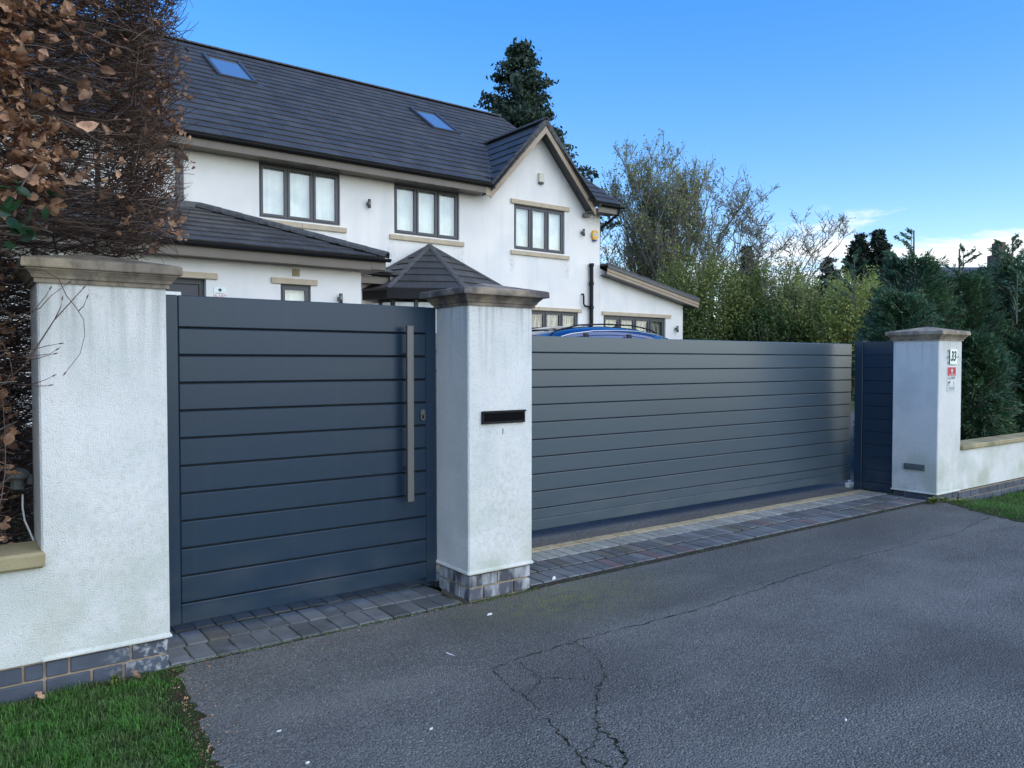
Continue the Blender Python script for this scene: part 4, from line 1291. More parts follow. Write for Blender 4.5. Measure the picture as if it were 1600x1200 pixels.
# link roof between wing and bay
MB().box(5.872, 7.0, 14.4, 14.99, 0.3, 3.06).obj('wall', WALL, house)
lr = MB(); lr.slab([(6.22, 14.0, 3.26), (7.20, 14.0, 3.22), (7.20, 14.99, 3.60), (6.22, 14.99, 3.62)], 0.05)
link_roof = lr.obj('link_roof', M['tile_joined'], house)
Vl = Vector((0, 1.0, 0.36)).normalized()
tile_slope((6.22, 13.98, 3.25), (1, 0, 0), Vl, lambda v: (0.0, 0.98), 3, link_roof, True)
gutter(6.35, 7.22, 13.985, 3.215, house, 0.045)
MB().box(6.22, 7.12, 13.99, 14.01, 3.02, 3.16).obj('fascia', M['fascia'], house)
MB().box(6.22, 7.12, 14.011, 14.41, 3.04, 3.055).obj('soffit', M['fascia'], house)
MB().box(7.05, 7.11, 13.93, 13.985, 2.75, 3.17).obj('downpipe', M['fascia'], house)

# polygonal bay with hipped roof
ap = Vector((8.45, 14.75, 4.00))
bc = [Vector((6.55, 14.85, 2.90)), Vector((6.85, 13.70, 2.90)), Vector((8.20, 12.95, 2.90)), Vector((9.80, 13.40, 2.90)), Vector((10.40, 14.95, 2.90))]
br = MB()
for i in range(4):
    br.slab([bc[i], bc[i + 1], ap], 0.04)
bay_roof = br.obj('bay_roof', M['tile_joined'], house)
for i in range(4):
    A, B = bc[i], bc[i + 1]
    U_ = (B - A).normalized(); Lb = (B - A).length
    foot = A + U_ * (ap - A).dot(U_); V_ = (ap - foot); H_ = V_.length; V_ = V_.normalized(); uf = (ap - A).dot(U_)
    N_ = U_.cross(V_)
    if N_.z < 0: N_ = -N_
    rows = int(H_ / 0.30)
    for r in range(rows + 1):
        v0, v1 = r * 0.30, min((r + 1) * 0.30 + 0.04, H_)
        if v0 >= H_ - 0.05: break
        def ext(v): k = v / H_; return uf * k, Lb - (Lb - uf) * k
        a0, a1 = ext(v0); b0_, b1_ = ext(v1)
        nt_ = max(1, int(round((a1 - a0) / 0.36)))
        for q in range(nt_):
            f0, f1 = q / nt_, (q + 1) / nt_
            if r % 2 and nt_ > 1:
                f0 = max(0, f0 - 0.5 / nt_) if q else 0; f1 = f1 - 0.5 / nt_ if q < nt_ - 1 else 1
            def P3(u, v, h): return A + U_ * u + V_ * v + N_ * h
            g0, g1 = a0 + (a1 - a0) * f0 + 0.002, a0 + (a1 - a0) * f1 - 0.002
            h0, h1 = max(b0_, min(g0, b1_)), min(b1_, max(g1, b0_))
            if h1 <= h0: h1 = h0 + 0.004
            vs = [P3(g0, v0, 0.004), P3(g1, v0, 0.004), P3(h1, v1, 0.001), P3(h0, v1, 0.001), P3(g0, v0, 0.036), P3(g1, v0, 0.036), P3(h1, v1, 0.010), P3(h0, v1, 0.010)]
            MB().add(vs, [(3, 2, 1, 0), (4, 5, 6, 7), (0, 1, 5, 4), (1, 2, 6, 5), (2, 3, 7, 6), (3, 0, 4, 7)]).obj('tile', M['tile'], bay_roof)
            tile_count[0] += 1
for i in range(5):
    ridge_run(bay_roof, bc[i] + Vector((0, 0, 0.03)), ap + Vector((0, 0, 0.03)), L=0.42, r=0.075, flat=0.6)
ey = MB()
for i in range(4):
    A, B = bc[i], bc[i + 1]; n_ = Vector(((B - A).y, -(B - A).x, 0)).normalized()
    ins = -n_ * 0.16
    q = [A, B, B + ins, A + ins]
    ey.add([(p.x, p.y, 2.72) for p in q] + [(p.x, p.y, 2.885) for p in q], [(3, 2, 1, 0), (4, 5, 6, 7), (0, 1, 5, 4), (1, 2, 6, 5), (2, 3, 7, 6), (3, 0, 4, 7)])
ey.obj('bay_eaves', M['black'], house)
for i in range(4):
    c_ = Vector((8.45, 14.6, 0))
    A = bc[i] + (c_ - bc[i]) * 0.12; B = bc[i + 1] + (c_ - bc[i + 1]) * 0.12
    A.z = B.z = 0
    for k in range(3):
        a = A + (B - A) * (k / 3 + 0.02); c = A + (B - A) * ((k + 1) / 3 - 0.02)
        MB().add([(a.x, a.y, 1.3), (c.x, c.y, 1.3), (c.x, c.y, 2.66), (a.x, a.y, 2.66), (a.x, a.y + .02, 1.3), (c.x, c.y + .02, 1.3), (c.x, c.y + .02, 2.66), (a.x, a.y + .02, 2.66)],
                 [(0, 1, 2, 3), (7, 6, 5, 4), (3, 2, 6, 7), (0, 4, 5, 1), (0, 3, 7, 4), (1, 5, 6, 2)]).obj('bay_window', M['blind'], house)
    for k in range(4):
        p = A + (B - A) * (k / 3)
        MB().box(p.x - .035, p.x + .035, p.y - .035, p.y + .035, 0.5, 2.72).obj('bay_post', M['doorgrey'], house)
    MB().add([(A.x, A.y, 0.4), (B.x, B.y, 0.4), (B.x, B.y, 1.295), (A.x, A.y, 1.295), (A.x, A.y + .1, 0.4), (B.x, B.y + .1, 0.4), (B.x, B.y + .1, 1.295), (A.x, A.y + .1, 1.295)],
             [(0, 1, 2, 3), (7, 6, 5, 4), (3, 2, 6, 7), (0, 4, 5, 1), (0, 3, 7, 4), (1, 5, 6, 2)]).obj('bay_wall', WALL, house)

# lean-to extension roof with its sloping fascia
sl = (3.30 - 4.02) / (17.45 - 13.8)
def ez(x, d): return 4.06 + (x - 13.8) * sl + d
er = MB(); er.slab([(13.82, 14.72, ez(13.82, 0)), (17.5, 14.72, ez(17.5, 0)), (17.5, 19.2, ez(17.5, 0)), (13.82, 19.2, ez(13.82, 0))], 0.05)
ext_roof = er.obj('extension_roof', M['ridge'], house)
for k, (d0, d1, y, m_) in enumerate([(-0.055, -0.13, 14.70, 'frame'), (-0.132, -0.215, 14.725, 'barge'), (-0.217, -0.29, 14.74, 'barge')]):
    MB().prism([(13.81, ez(13.81, d1)), (17.47, ez(17.47, d1)), (17.47, ez(17.47, d0)), (13.81, ez(13.81, d0))], 1, y, y + 0.02).obj('fascia', M[m_], ext_roof)
MB().prism([(13.81, ez(13.81, -0.31)), (17.45, ez(17.45, -0.31)), (17.45, ez(17.45, -0.295)), (13.81, ez(13.81, -0.295))], 1, 14.745, 15.01).obj('soffit', M['frame'], ext_roof)
MB().prism([(17.08, ez(17.08, -0.29)), (17.46, ez(17.46, -0.29)), (17.46, ez(17.46, -0.06)), (17.08, ez(17.08, -0.06))], 1, 14.765, 15.2).obj('fascia_box_end', M['frame'], ext_roof)

# soil pipe
sp_ = MB()
sp_.tube([(13.42, 14.92, 0.6), (13.42, 14.92, 4.03)], 0.052, 12)
for z in (4.0, 3.52, 2.90): sp_.tube([(13.42, 14.92, z - 0.05), (13.42, 14.92, z + 0.03)], 0.066, 12)
spo = sp_.obj('soil_pipe', M['black'], house, smooth=False)
MB().tube([(13.15, 15.0, 3.22), (13.15, 14.93, 3.22), (13.15, 14.92, 3.16), (13.15, 14.92, 2.97), (13.19, 14.92, 2.92), (13.40, 14.92, 2.90)], 0.024, 8).obj('branch_pipe', M['black'], spo, smooth=True)
ft = far_tiles.obj('tile', M['tile_joined'], house, kind='stuff')

# small fixtures on the house walls: things of their own
fix = []
def lamp(x, z, y, label):
    e = empty('wall_lamp', (x, y, z), label, 'wall lamp', 'steel wall lamps on the house')
    MB().tube([(x, y - 0.085, z - 0.09), (x, y - 0.085, z + 0.09)], 0.033, 12).obj('lamp_body', M['steel'], e, smooth=True)
    MB().cbox(x - 0.03, x + 0.03, y - 0.055, y - 0.001, z - 0.035, z + 0.035, 0.004).obj('bracket', M['steel'], e)
    MB().tube([(x, y - 0.085, z + 0.0905), (x, y - 0.085, z + 0.094)], 0.028, 12).obj('lens', M['blind'], e)
    fix.append(e)


lamp(7.09, 4.79, 15.0, 'steel cylinder wall lamp on the upper wall between the two triple windows under the eaves')
lamp(13.14, 4.80, 15.0, 'steel cylinder wall lamp just left of the yellow alarm box')
lamp(5.44, 2.57, 12.8, 'steel cylinder wall lamp on the low wing, just over the small gate top')
lamp(16.76, 2.42, 15.0, 'steel cylinder wall lamp right of the extension windows')

al = empty('alarm_box', (13.57, 15.0, 4.62), 'yellow hexagonal burglar alarm box at the right corner of the house', 'alarm box'); fix.append(al)
hexp = [(13.57 + (a - 13.57) * 0.76, 4.78 + (b - 4.78) * 0.8) for a, b in [(13.43, 4.74), (13.49, 4.63), (13.65, 4.63), (13.71, 4.74), (13.71, 4.84), (13.65, 4.93), (13.49, 4.93), (13.43, 4.84)]]
MB().prism(hexp, 1, 14.93, 14.998).obj('case', M['yellow'], al)
MB().prism([(13.52, 4.75), (13.62, 4.75), (13.645, 4.787), (13.62, 4.825), (13.52, 4.825), (13.495, 4.787)], 1, 14.925, 14.9295).obj('badge', M['white'], al)
text('ADT', 0.062, (13.57, 14.9245, 4.787), RX, M['blue_ink'], al)
MB().cbox(13.515, 13.625, 14.925, 14.998, 4.625, 4.658, 0.004).obj('strobe', M['blue_ink'], al)
sb_ = empty('sensor_box', (11.77, 15.0, 5.86), 'cream bell box with dark base high on the front gable', 'bell box'); fix.append(sb_)
MB().cbox(11.69, 11.85, 14.93, 14.998, 5.90, 6.12, 0.008).obj('case', M['cream'], sb_)
MB().cbox(11.70, 11.84, 14.935, 14.998, 5.855, 5.898, 0.008).obj('base', M['frame'], sb_)
fl = empty('floodlight', (13.30, 15.0, 5.2), 'small pale floodlight tucked under the right end of the gable eaves', 'floodlight'); fix.append(fl)
MB().cbox(13.14, 13.30, 14.88, 14.96, 5.20, 5.30, 0.006).obj('lamp_head', M['steel'], fl)
MB().box(13.19, 13.25, 14.955, 14.998, 5.22, 5.28).obj('bracket', M['steel'], fl)
MB().tube([(13.40, 14.90, 5.22), (13.40, 14.90, 5.28)], 0.03, 8).obj('sensor', M['white'], fl)
ds = empty('door_sign', (3.41, 12.8, 2.4), 'small printed warning sign with red lettering beside the side door of the wing', 'sign'); fix.append(ds)
MB().box(3.315, 3.505, 12.792, 12.799, 2.42, 2.655).obj('panel', M['vent'] if False else M['plate'], ds)
em = MB(); em.prism([(3.41 + 0.034 * (1 if i % 2 == 0 else .6) * cos(i * pi / 5 + pi / 2), 2.612 + 0.034 * (1 if i % 2 == 0 else .6) * sin(i * pi / 5 + pi / 2)) for i in range(10)], 1, 12.790, 12.7918)
em.obj('emblem', M['ink'], ds)
text('verisure', 0.042, (3.41, 12.7915, 2.562), RX, M['red'], ds, 0, 1.1)
text('ALARM', 0.062, (3.41, 12.7915, 2.518), RX, M['red'], ds)
text('24/7', 0.05, (3.41, 12.7915, 2.462), RX, M['ink'], ds)

# turn the house by its small angle about HO
house.rotation_euler = (0, 0, HROT)
Rh = Matrix.Rotation(HROT, 3, 'Z')
for e in fix:
    e.location = HO + Rh @ (Vector(e.location) - HO)
    e.rotation_euler = (0, 0, HROT)

# ------------------------------------------------------------------ the blue car behind the wide gate
def make_car():
    base = gz(8.4) + 0.045
    car = empty('parked_car', (6.9, 8.45, base), 'blue estate car parked behind the wide gate, only its roof showing', 'car')
    # outline stations along X (rear at +X): x, z_sill, z_belt, z_roof, half width belt, half width roof
    X = [4.60, 4.75, 5.3, 5.75, 6.2, 6.55, 7.0, 7.5, 8.0, 8.5, 8.85, 9.05, 9.15]
    top = [0.62, 0.78, 0.93, 1.02, 1.40, 1.58, 1.665, 1.690, 1.685, 1.635, 1.53, 1.20, 0.75]
    hw = [0.70, 0.84, 0.90, 0.92, 0.93, 0.93, 0.93, 0.93, 0.93, 0.92, 0.90, 0.86, 0.80]
    belt = [0.60, 0.76, 0.90, 0.98, 1.02, 1.04, 1.06, 1.07, 1.08, 1.10, 1.10, 1.02, 0.72]
    vs = []; K = 14
    for i, x in enumerate(X):
        rw_ = hw[i] - 0.24 if top[i] > belt[i] + 0.05 else hw[i] - 0.10
        sec = [(-hw[i] + 0.03, 0.28), (-hw[i], 0.45), (-hw[i], 0.70 if belt[i] > 0.75 else belt[i] * 0.9), (-hw[i] + 0.03, belt[i]), (-rw_ - 0.02, belt[i] + (top[i] - belt[i]) * 0.80), (-rw_ + 0.10, top[i] - 0.018), (-rw_ * 0.4, top[i])]
        sec += [(-y, z) for (y, z) in sec[::-1]]
        for (y, z) in sec: vs.append((x, 8.45 + y, base + z))
    b = MB(); fs = []; mi = []
    for i in range(len(X) - 1):
        for k in range(K - 1):
            fs.append((i * K + k, (i + 1) * K + k, (i + 1) * K + k + 1, i * K + k + 1))
            glass = (k in (3, 9) and 6.15 <= X[i] < 8.80) 
            mi.append(1 if glass else 0)
        fs.append((i * K + K - 1, (i + 1) * K + K - 1, (i + 1) * K, i * K)); mi.append(0)
    fs.append(tuple(range(K))); mi.append(0)
    fs.append(tuple(range((len(X) - 1) * K, len(X) * K))[::-1]); mi.append(0)
    b.v = vs; b.f = fs; b.mi = mi
    bo = b.obj('body', [M['car'], M['carglass']], car, smooth=True)
    sub = bo.modifiers.new('smooth', 'SUBSURF'); sub.levels = 2; sub.render_levels = 2
    # panoramic roof glass following the roof
    def zr(x):
        return base + float(np.interp(x, X, top)) + 0.006
    g_ = MB(); xs_ = np.linspace(6.75, 8.3, 9)
    vs = []
    for x in xs_:
        for y in (-0.50, -0.25, 0, 0.25, 0.50): vs.append((x, 8.45 + y, zr(x) - 0.028 * (y / 0.5) ** 2 + 0.004))
    g_.add(vs, [(i * 5 + k, (i + 1) * 5 + k, (i + 1) * 5 + k + 1, i * 5 + k + 1) for i in range(8) for k in range(4)])
    g_.obj('roof_glass', M['carglass'], car, smooth=True)
    for sd in (-1, 1):
        pts = [(x, 8.45 + sd * 0.645, zr(x) + h) for x, h in ((6.45, -0.05), (6.6, -0.008), (7.0, 0.0), (7.5, 0.0), (8.0, 0.0), (8.35, -0.012), (8.48, -0.05))]
        MB().tube(pts, 0.011, 8).obj('roof_rail', M['black'], car, smooth=True)
        pts = [(x, 8.45 + sd * 0.875, base + z) for x, z in ((6.1, 1.06), (6.4, 1.09), (7.0, 1.10), (8.0, 1.115), (8.6, 1.13))]
        MB().tube(pts, 0.010, 6).obj('chrome_strip', M['chrome'], car, smooth=True)
        pts = [(x, 8.45 + sd * (0.72), zr(x) - 0.085) for x in (6.5, 6.8, 7.2, 7.6, 8.0, 8.4, 8.65)]
        MB().tube(pts, 0.009, 6).obj('chrome_strip', M['chrome'], car, smooth=True)
        for x in (7.05, 7.85):
            MB().add([(x - .04, 8.45 + sd * .94, base + 1.05), (x + .04, 8.45 + sd * .94, base + 1.05), (x + .03, 8.45 + sd * .745, base + 1.56), (x - .05, 8.45 + sd * .745, base + 1.56),
                      (x - .04, 8.45 + sd * .92, base + 1.05), (x + .04, 8.45 + sd * .92, base + 1.05), (x + .03, 8.45 + sd * .725, base + 1.56), (x - .05, 8.45 + sd * .725, base + 1.56)],
                     [(0, 1, 2, 3), (7, 6, 5, 4), (0, 3, 7, 4), (1, 5, 6, 2)]).obj('window_pillar', M['black'], car)
    fn = MB()
    xf, yf_, zf = 8.28, 8.45, zr(8.28) - 0.01
    fn.add([(xf - .13, yf_ - .03, zf), (xf + .05, yf_ - .03, zf), (xf + .05, yf_ + .03, zf), (xf - .13, yf_ + .03, zf), (xf + .035, yf_ - .006, zf + .085), (xf + .06, yf_ - .006, zf + .085), (xf + .06, yf_ + .006, zf + .085), (xf + .035, yf_ + .006, zf + .085)],
           [(3, 2, 1, 0), (4, 5, 6, 7), (0, 1, 5, 4), (1, 2, 6, 5), (2, 3, 7, 6), (3, 0, 4, 7)])
    fn.obj('aerial_fin', M['black'], car)
    for x in (5.45, 8.25):
        for sd in (-1, 1):
            w_ = MB()
            w_.tube([(x, 8.45 + sd * 0.93, base + 0.34), (x, 8.45 + sd * 0.71, base + 0.34)], 0.34, 24)
            wh = w_.obj('wheel', M['rubber'], car)
            MB().tube([(x, 8.45 + sd * 0.945, base + 0.34), (x, 8.45 + sd * 0.935, base + 0.34)], 0.21, 16).obj('rim', M['steel'], wh)


make_car()
bpy.data.objects['parked_car'].location.x -= 0.22

# ------------------------------------------------------------------ vegetation
def leaf_template(kind):
    if kind == 'quad':
        tv = np.array([(-.5, 0, 0), (0, -.28, .06), (.5, 0, 0), (0, .28, .06)], float); tf = np.array([(0, 1, 2, 3)])
    elif kind == 'blade':
        tv = np.array([(-.5, -.06, 0), (-.5, .06, 0), (.1, .05, .05), (.5, 0, 0)], float); tf = np.array([(0, 3, 2, 1)])
    return tv, tf


def foliage(name, pos, size, m, parent, kind='quad', rng=RNG, jitter=0.4, **kw):
    tv, tf = leaf_template(kind)
    sc = size * (1 + jitter * rng.uniform(-1, 1, len(pos)))
    V, F = scatter(tv, tf, pos, rand_rot(len(pos), rng), sc)
    return np_obj(name, V, F, m, parent, kind=kw.pop('kind_', 'stuff'), **kw)


def conifer(base, h, r, m, label, seed, group=None, n_wh=26, leafsize=0.22, name='spruce_tree', dens=1.0, lean=0.0, fullness=1.0, profile=None, t0=0.12):
    rng = np.random.default_rng(seed)
    root = empty(name, base, label, 'tree', group)
    bx_, by_, bz_ = base
    MB().tube([(bx_, by_, bz_), (bx_ + lean * .5, by_, bz_ + h * .5), (bx_ + lean, by_, bz_ + h * 1.0)], [h * 0.016, h * 0.010, 0.012], 8).obj('trunk', M['bark'], root, smooth=True)
    P_, R_, L_ = [], [], []
    zs = np.linspace(t0, 0.975, n_wh)
    for i, t in enumerate(zs):
        prof_ = profile(t) if profile else (1 - t) ** 0.85
        rad = r * prof_ + 0.12
        nb = int(5 + 5 * (1 - t))
        for k in range(nb):
            a = rng.uniform(0, 2 * pi); L0 = rad * rng.uniform(0.55, 1.15)
            s = np.linspace(0, 1, 6)
            zz = bz_ + h * t + rng.uniform(-.15, .15) + L0 * (0.25 * s - 0.55 * s ** 2 + 0.32 * s ** 3) * (1 if t < .8 else -.6)
            pts = np.stack([bx_ + lean * t + np.cos(a) * L0 * s, by_ + np.sin(a) * L0 * s, zz], 1)
            P_.append(pts); R_.append(np.linspace(0.035, 0.006, 6) * (0.5 + (1 - t)))
            n = int(dens * (10 + 46 * L0))
            s_ = rng.uniform(0.12, 1.03, n) ** 0.8
            c = np.stack([np.interp(s_, s, pts[:, j]) for j in range(3)], 1)
            sp = 0.13 + 0.16 * L0 * (1.1 - s_)
            c += rng.normal(size=(n, 3)) * (sp[:, None] * np.array([1, 1, 0.45])) * fullness
            c[:, 2] -= np.abs(rng.normal(size=n)) * 0.10
            L_.append(c)
    V, F = np_tubes(np.array(P_), np.array(R_), 4)
    np_obj('branches', V, F, M['bark'], root, kind='stuff')
    foliage('crown', np.concatenate(L_), leafsize, m, root, rng=rng)
    return root


conifer((19.8, 26.9, 0.5), 15.1, 6.6, M['spruce'], 'tall dark spruce standing behind the roof ridge of the white house', 3, n_wh=34, leafsize=0.19, dens=1.7, lean=0.25, t0=0.45, fullness=0.85)
conifer((31.9, 24.0, 0.5), 6.8, 1.9, M['conifer'], 'small dark conical conifer rising from the bushes beside the bare tree', 5, n_wh=18, leafsize=0.22, name='conifer_tree', dens=2.2, fullness=0.7)
conifer((38.3, 21.9, 0.5), 7.75, 2.0, M['conifer'], 'left of the twin dark cypresses that touch, above the pale bush', 6, 'twin dark cypresses', n_wh=26, leafsize=0.19, name='cypress_tree', dens=4.5, fullness=0.7)
conifer((39.05, 21.3, 0.5), 7.9, 2.6, M['conifer'], 'right and broader of the twin dark cypresses, beside the far roof', 7, 'twin dark cypresses', n_wh=26, leafsize=0.19, name='cypress_tree', dens=4.5, fullness=0.7)
conifer((37.1, 22.9, 0.5), 6.4, 2.0, M['conifer'], 'lower ragged dark cypress left of the twin cypresses', 8, n_wh=16, leafsize=0.26, name='cypress_tree', dens=1.3, fullness=0.9)


def branching(base, h, spread, rng, levels=4, first=7, ratio=0.62, up=0.55, curl=0.0, r0=0.12, npt=6, gravity=0.0, start=0.25, kids=(4, 6), lean=(0, 0), stems=0, fan=0.5):
    """recursive limbs; returns arrays of polylines with radii by level"""
    out = []
    b0 = np.array(base, float)
    tr = np.stack([b0 + np.array([lean[0] * s, lean[1] * s, h * 0.45 * s]) + rng.normal(size=3) * 0.03 * h * 0.2 for s in np.linspace(0, 1, npt)])
    tr[0] = b0
    out.append((tr, np.linspace(r0, r0 * 0.6, npt), 0))
    q = [(tr, r0 * 0.6, 0, h * 0.60)]
    if stems:
        out = [(tr * [1, 1, 0.35] + [0, 0, b0[2] * 0.65], np.linspace(r0, r0 * 0.5, npt), 0)]; q = []
        for k in range(stems):
            a = 2 * pi * (k + rng.uniform(-.3, .3)) / stems; f = fan * rng.uniform(0.15, 1.0) ** 0.7
            L = h * rng.uniform(0.86, 1.0) * (1 - 0.22 * (f / fan) ** 2); t = np.linspace(0, 1, npt)
            pts = b0 + np.stack([np.cos(a) * f * h * (t ** 0.85) * .75 + lean[0] * t, np.sin(a) * f * h * (t ** 0.85) * .75 + lean[1] * t, L * t], 1) + rng.normal(size=(npt, 3)) * 0.012 * h * t[:, None]
            out.append((pts, np.linspace(r0 * 0.5, 0.012, npt), 1)); q.append((pts, r0 * 0.22, 1, h * 0.30))
    while q:
        P_, r, lv, L0 = q.pop()
        if lv >= levels: continue
        n = first if lv == 0 else rng.integers(kids[0], kids[1] + 1)
        for k in range(n):
            s = rng.uniform(start if lv else 0.35, 1.0)
            i = min(int(s * (npt - 1)), npt - 2); fr = s * (npt - 1) - i
            p0 = P_[i] * (1 - fr) + P_[i + 1] * fr
            d0 = P_[i + 1] - P_[i]; d0 = d0 / (np.linalg.norm(d0) + 1e-9)
            rd = rng.normal(size=3); rd[2] *= 0.4; rd /= np.linalg.norm(rd)
            d = d0 * 0.55 + rd * spread + np.array([0, 0, up]); d /= np.linalg.norm(d)
            L1 = L0 * rng.uniform(0.6, 1.1) * (1 - 0.3 * s * (lv > 0))
            side = np.cross(d, rng.normal(size=3)); side /= np.linalg.norm(side)
            t = np.linspace(0, 1, npt)
            pts = p0 + np.outer(t * L1, d) + np.outer(t ** 2 * L1 * rng.uniform(-.25, .25), side) + np.outer(t ** 2 * L1 * (up * 0.25 - gravity), [0, 0, 1.])
            if curl: pts += np.outer(np.sin(t * rng.uniform(2, 6)) * L1 * curl, side)
            out.append((pts, np.linspace(r * 0.7, max(r * 0.25, 0.004), npt), lv + 1))
            q.append((pts, r * 0.55, lv + 1, L1 * ratio))
    return out


def tree(name, base, h, m_leaf, label, seed, leaf_n, leaf_size, leaf_levels=(3, 4), group=None, leafkind='quad', zshift=0, cat='tree', leafspread=0.08, rmin=0.006, **kw):
    rng = np.random.default_rng(seed)
    root = empty(name, base, label, cat, group)
    B = branching(base, h, rng=rng, **kw)
    for lvset, nm in (((0,), 'trunk'), (tuple(range(1, 9)), 'branches')):
        bb = [b for b in B if b[2] in lvset]
        V, F = np_tubes(np.array([b[0] for b in bb]), np.maximum(np.array([b[1] for b in bb]), rmin), 4 if nm == 'branches' else 8)
        np_obj(nm, V, F, M['bark'], root, kind='stuff' if nm == 'branches' else None, smooth=True)
    tips = np.concatenate([b[0][1:] for b in B if b[2] in leaf_levels])
    idx = rng.integers(0, len(tips), leaf_n)
    pos = tips[idx] + rng.normal(size=(leaf_n, 3)) * leafspread
    if leaf_n: foliage('foliage', pos, leaf_size, m_leaf, root, kind=leafkind, rng=rng)
    return root


# the big half-bare tree right of the house
tree('willow_tree', (22.45, 20.8, 0.5), 8.5, M['willow_leaf'], 'large half bare tree with fine upright twigs, right of the white house', 21, 15000, 0.095,
     spread=0.75, levels=4, up=0.75, r0=0.16, kids=(8, 9), ratio=0.55, leafspread=0.12, rmin=0.0065, leaf_levels=(3, 4), stems=17, fan=0.34, start=0.3)
tree('willow_tree', (24.4, 19.6, 0.5), 7.6, M['willow_leaf'], 'bare spreading tree with curling grey twigs leaning right of the big half bare tree', 22, 2500, 0.07,
     spread=1.0, levels=4, up=0.40, r0=0.13, kids=(6, 9), curl=0.10, ratio=0.62, leafspread=0.10, rmin=0.008, lean=(1.4, -1.1), stems=8, fan=0.45, start=0.3, leaf_levels=(3, 4))
tree('willow_tree', (21.3, 22.2, 0.5), 5.8, M['willow_leaf'], 'lower twiggy tree just right of the house corner, behind the extension roof', 23, 5000, 0.07,
     spread=0.9, levels=4, up=0.6, r0=0.10, kids=(6, 8), ratio=0.6, leafspread=0.12, rmin=0.008, stems=9, fan=0.45, start=0.3, leaf_levels=(3, 4))


def bush(base, h, w, m, label, seed, n=26000, leaf=0.10, name='bush', group=None, tips=True, gaps=0.55, depth=None):
    """shrub: stems plus thousands of leaf faces gathered in upright sprays with gaps between them"""
    rng = np.random.default_rng(seed)
    root = empty(name, base, label, 'bush', group)
    bx_, by_, bz_ = base; depth = depth or w
    nst = 46
    P_ = []
    for i in range(nst):
        a = rng.uniform(0, 2 * pi); rr = rng.uniform(0, 1) ** 0.6
        s = np.linspace(0, 1, 7)
        hh = h * (1 - 0.35 * rr ** 2) * rng.uniform(0.85, 1.06)
        ex = 0.25 + 0.75 * s ** 0.8
        P_.append(np.stack([bx_ + np.cos(a) * w * rr * ex + rng.normal() * .05 * s, by_ + np.sin(a) * depth * rr * ex, bz_ + hh * s], 1))
    V, F = np_tubes(np.array(P_), np.tile(np.linspace(0.035, 0.006, 7), (nst, 1)), 4)
    np_obj('branches', V, F, M['bark'], root, kind='stuff')
    ns = int(n / 42)
    C_ = []
    # sprays: centre positions near outer shell of the crown
    u = rng.uniform(0, 1, ns); a = rng.uniform(0, 2 * pi, ns)
    rr = np.sqrt(rng.uniform(0.12, 1, ns))
    zt = 1 - 0.30 * rr ** 2
    zc = bz_ + h * zt * (0.06 + 0.94 * u ** 0.75)
    bulge = np.sin(np.clip(u, 0, 1) * pi * 0.62 + 0.5) ** 0.5
    cx = bx_ + np.cos(a) * w * rr * bulge; cy = by_ + np.sin(a) * depth * rr * bulge
    lean_ = np.stack([np.cos(a) * rr * .35, np.sin(a) * rr * .35, np.ones(ns)], 1)
    sl_ = rng.uniform(0.25, 0.7, ns) * h / 3.5
    per = 42
    t = rng.uniform(-0.5, 0.5, (ns, per))
    pos = np.stack([cx, cy, zc], 1)[:, None, :] + lean_[:, None, :] * (t * sl_[:, None])[..., None] + rng.normal(size=(ns, per, 3)) * (0.055 * h / 3.5 + 0.02)
    foliage('foliage', pos.reshape(-1, 3), leaf, m, root, rng=rng)
    return root


bush((20.1, 17.0, 0.5), 4.6, 1.9, M['shrub_leaf'], 'tall yellow green bush right of the extension roof, under the half bare tree', 31, 32000, 0.085, name='bush')
bush((18.4, 16.6, 0.5), 3.2, 1.3, M['shrub_leaf_deep'], 'deep green bush against the end of the extension, above the wide gate', 32, 22000, 0.085)
bush((21.6, 15.2, 0.5), 4.3, 1.5, M['shrub_leaf'], 'mid green bush under the small dark conifer, second along from the extension', 33, 24000, 0.085)
bush((20.6, 14.3, 0.5), 2.9, 1.4, M['shrub_leaf_deep'], 'low dark green bush in front of the mid green bushes', 34, 18000, 0.085)
bush((21.2, 13.5, 0.5), 3.7, 1.3, M['willow_leaf'], 'grey green willow bush with upright wands in the middle of the row', 35, 16000, 0.08)
bush((20.9, 12.0, 0.5), 3.45, 1.25, M['shrub_leaf_pale'], 'round pale yellow green willow bush behind the end of the wide gate', 36, 26000, 0.08)
bush((22.6, 12.9, 0.5), 3.8, 1.3, M['shrub_leaf_pale'], 'pale willow bush behind the round one, below the twin cypresses', 37, 18000, 0.085)
bush((22.4, 11.4, 0.5), 2.9, 1.3, M['shrub_leaf_deep'], 'low dark bush between the pale willow bush and the conifer hedge', 38, 14000, 0.085)

# garden fence behind the bushes
fe = empty('garden_fence', (25, 17, 0.5), 'grey close boarded fence glimpsed through the bushes', 'fence')
A_ = Vector((22.0, 23.0, 0.5)); B_ = Vector((29.0, 11.0, 0.5))
dv = (B_ - A_); nb_ = 60; tdir = dv.normalized(); nrm = Vector((tdir.y, -tdir.x, 0))
fbm = MB(); fbm.box(-0.0975, 0.0975, -0.012, 0.012, 0, 2.0); fbm = fbm.mesh('board', M['fence_wood'])
for i in range(nb_):
    p = A_ + dv * ((i + 0.5) / nb_)
    place('board', fbm, p + nrm * (0.012 if i % 2 else -0.012), fe, rotz(atan2(tdir.y, tdir.x)) @ Matrix.Diagonal((1.15, 1, 1)))

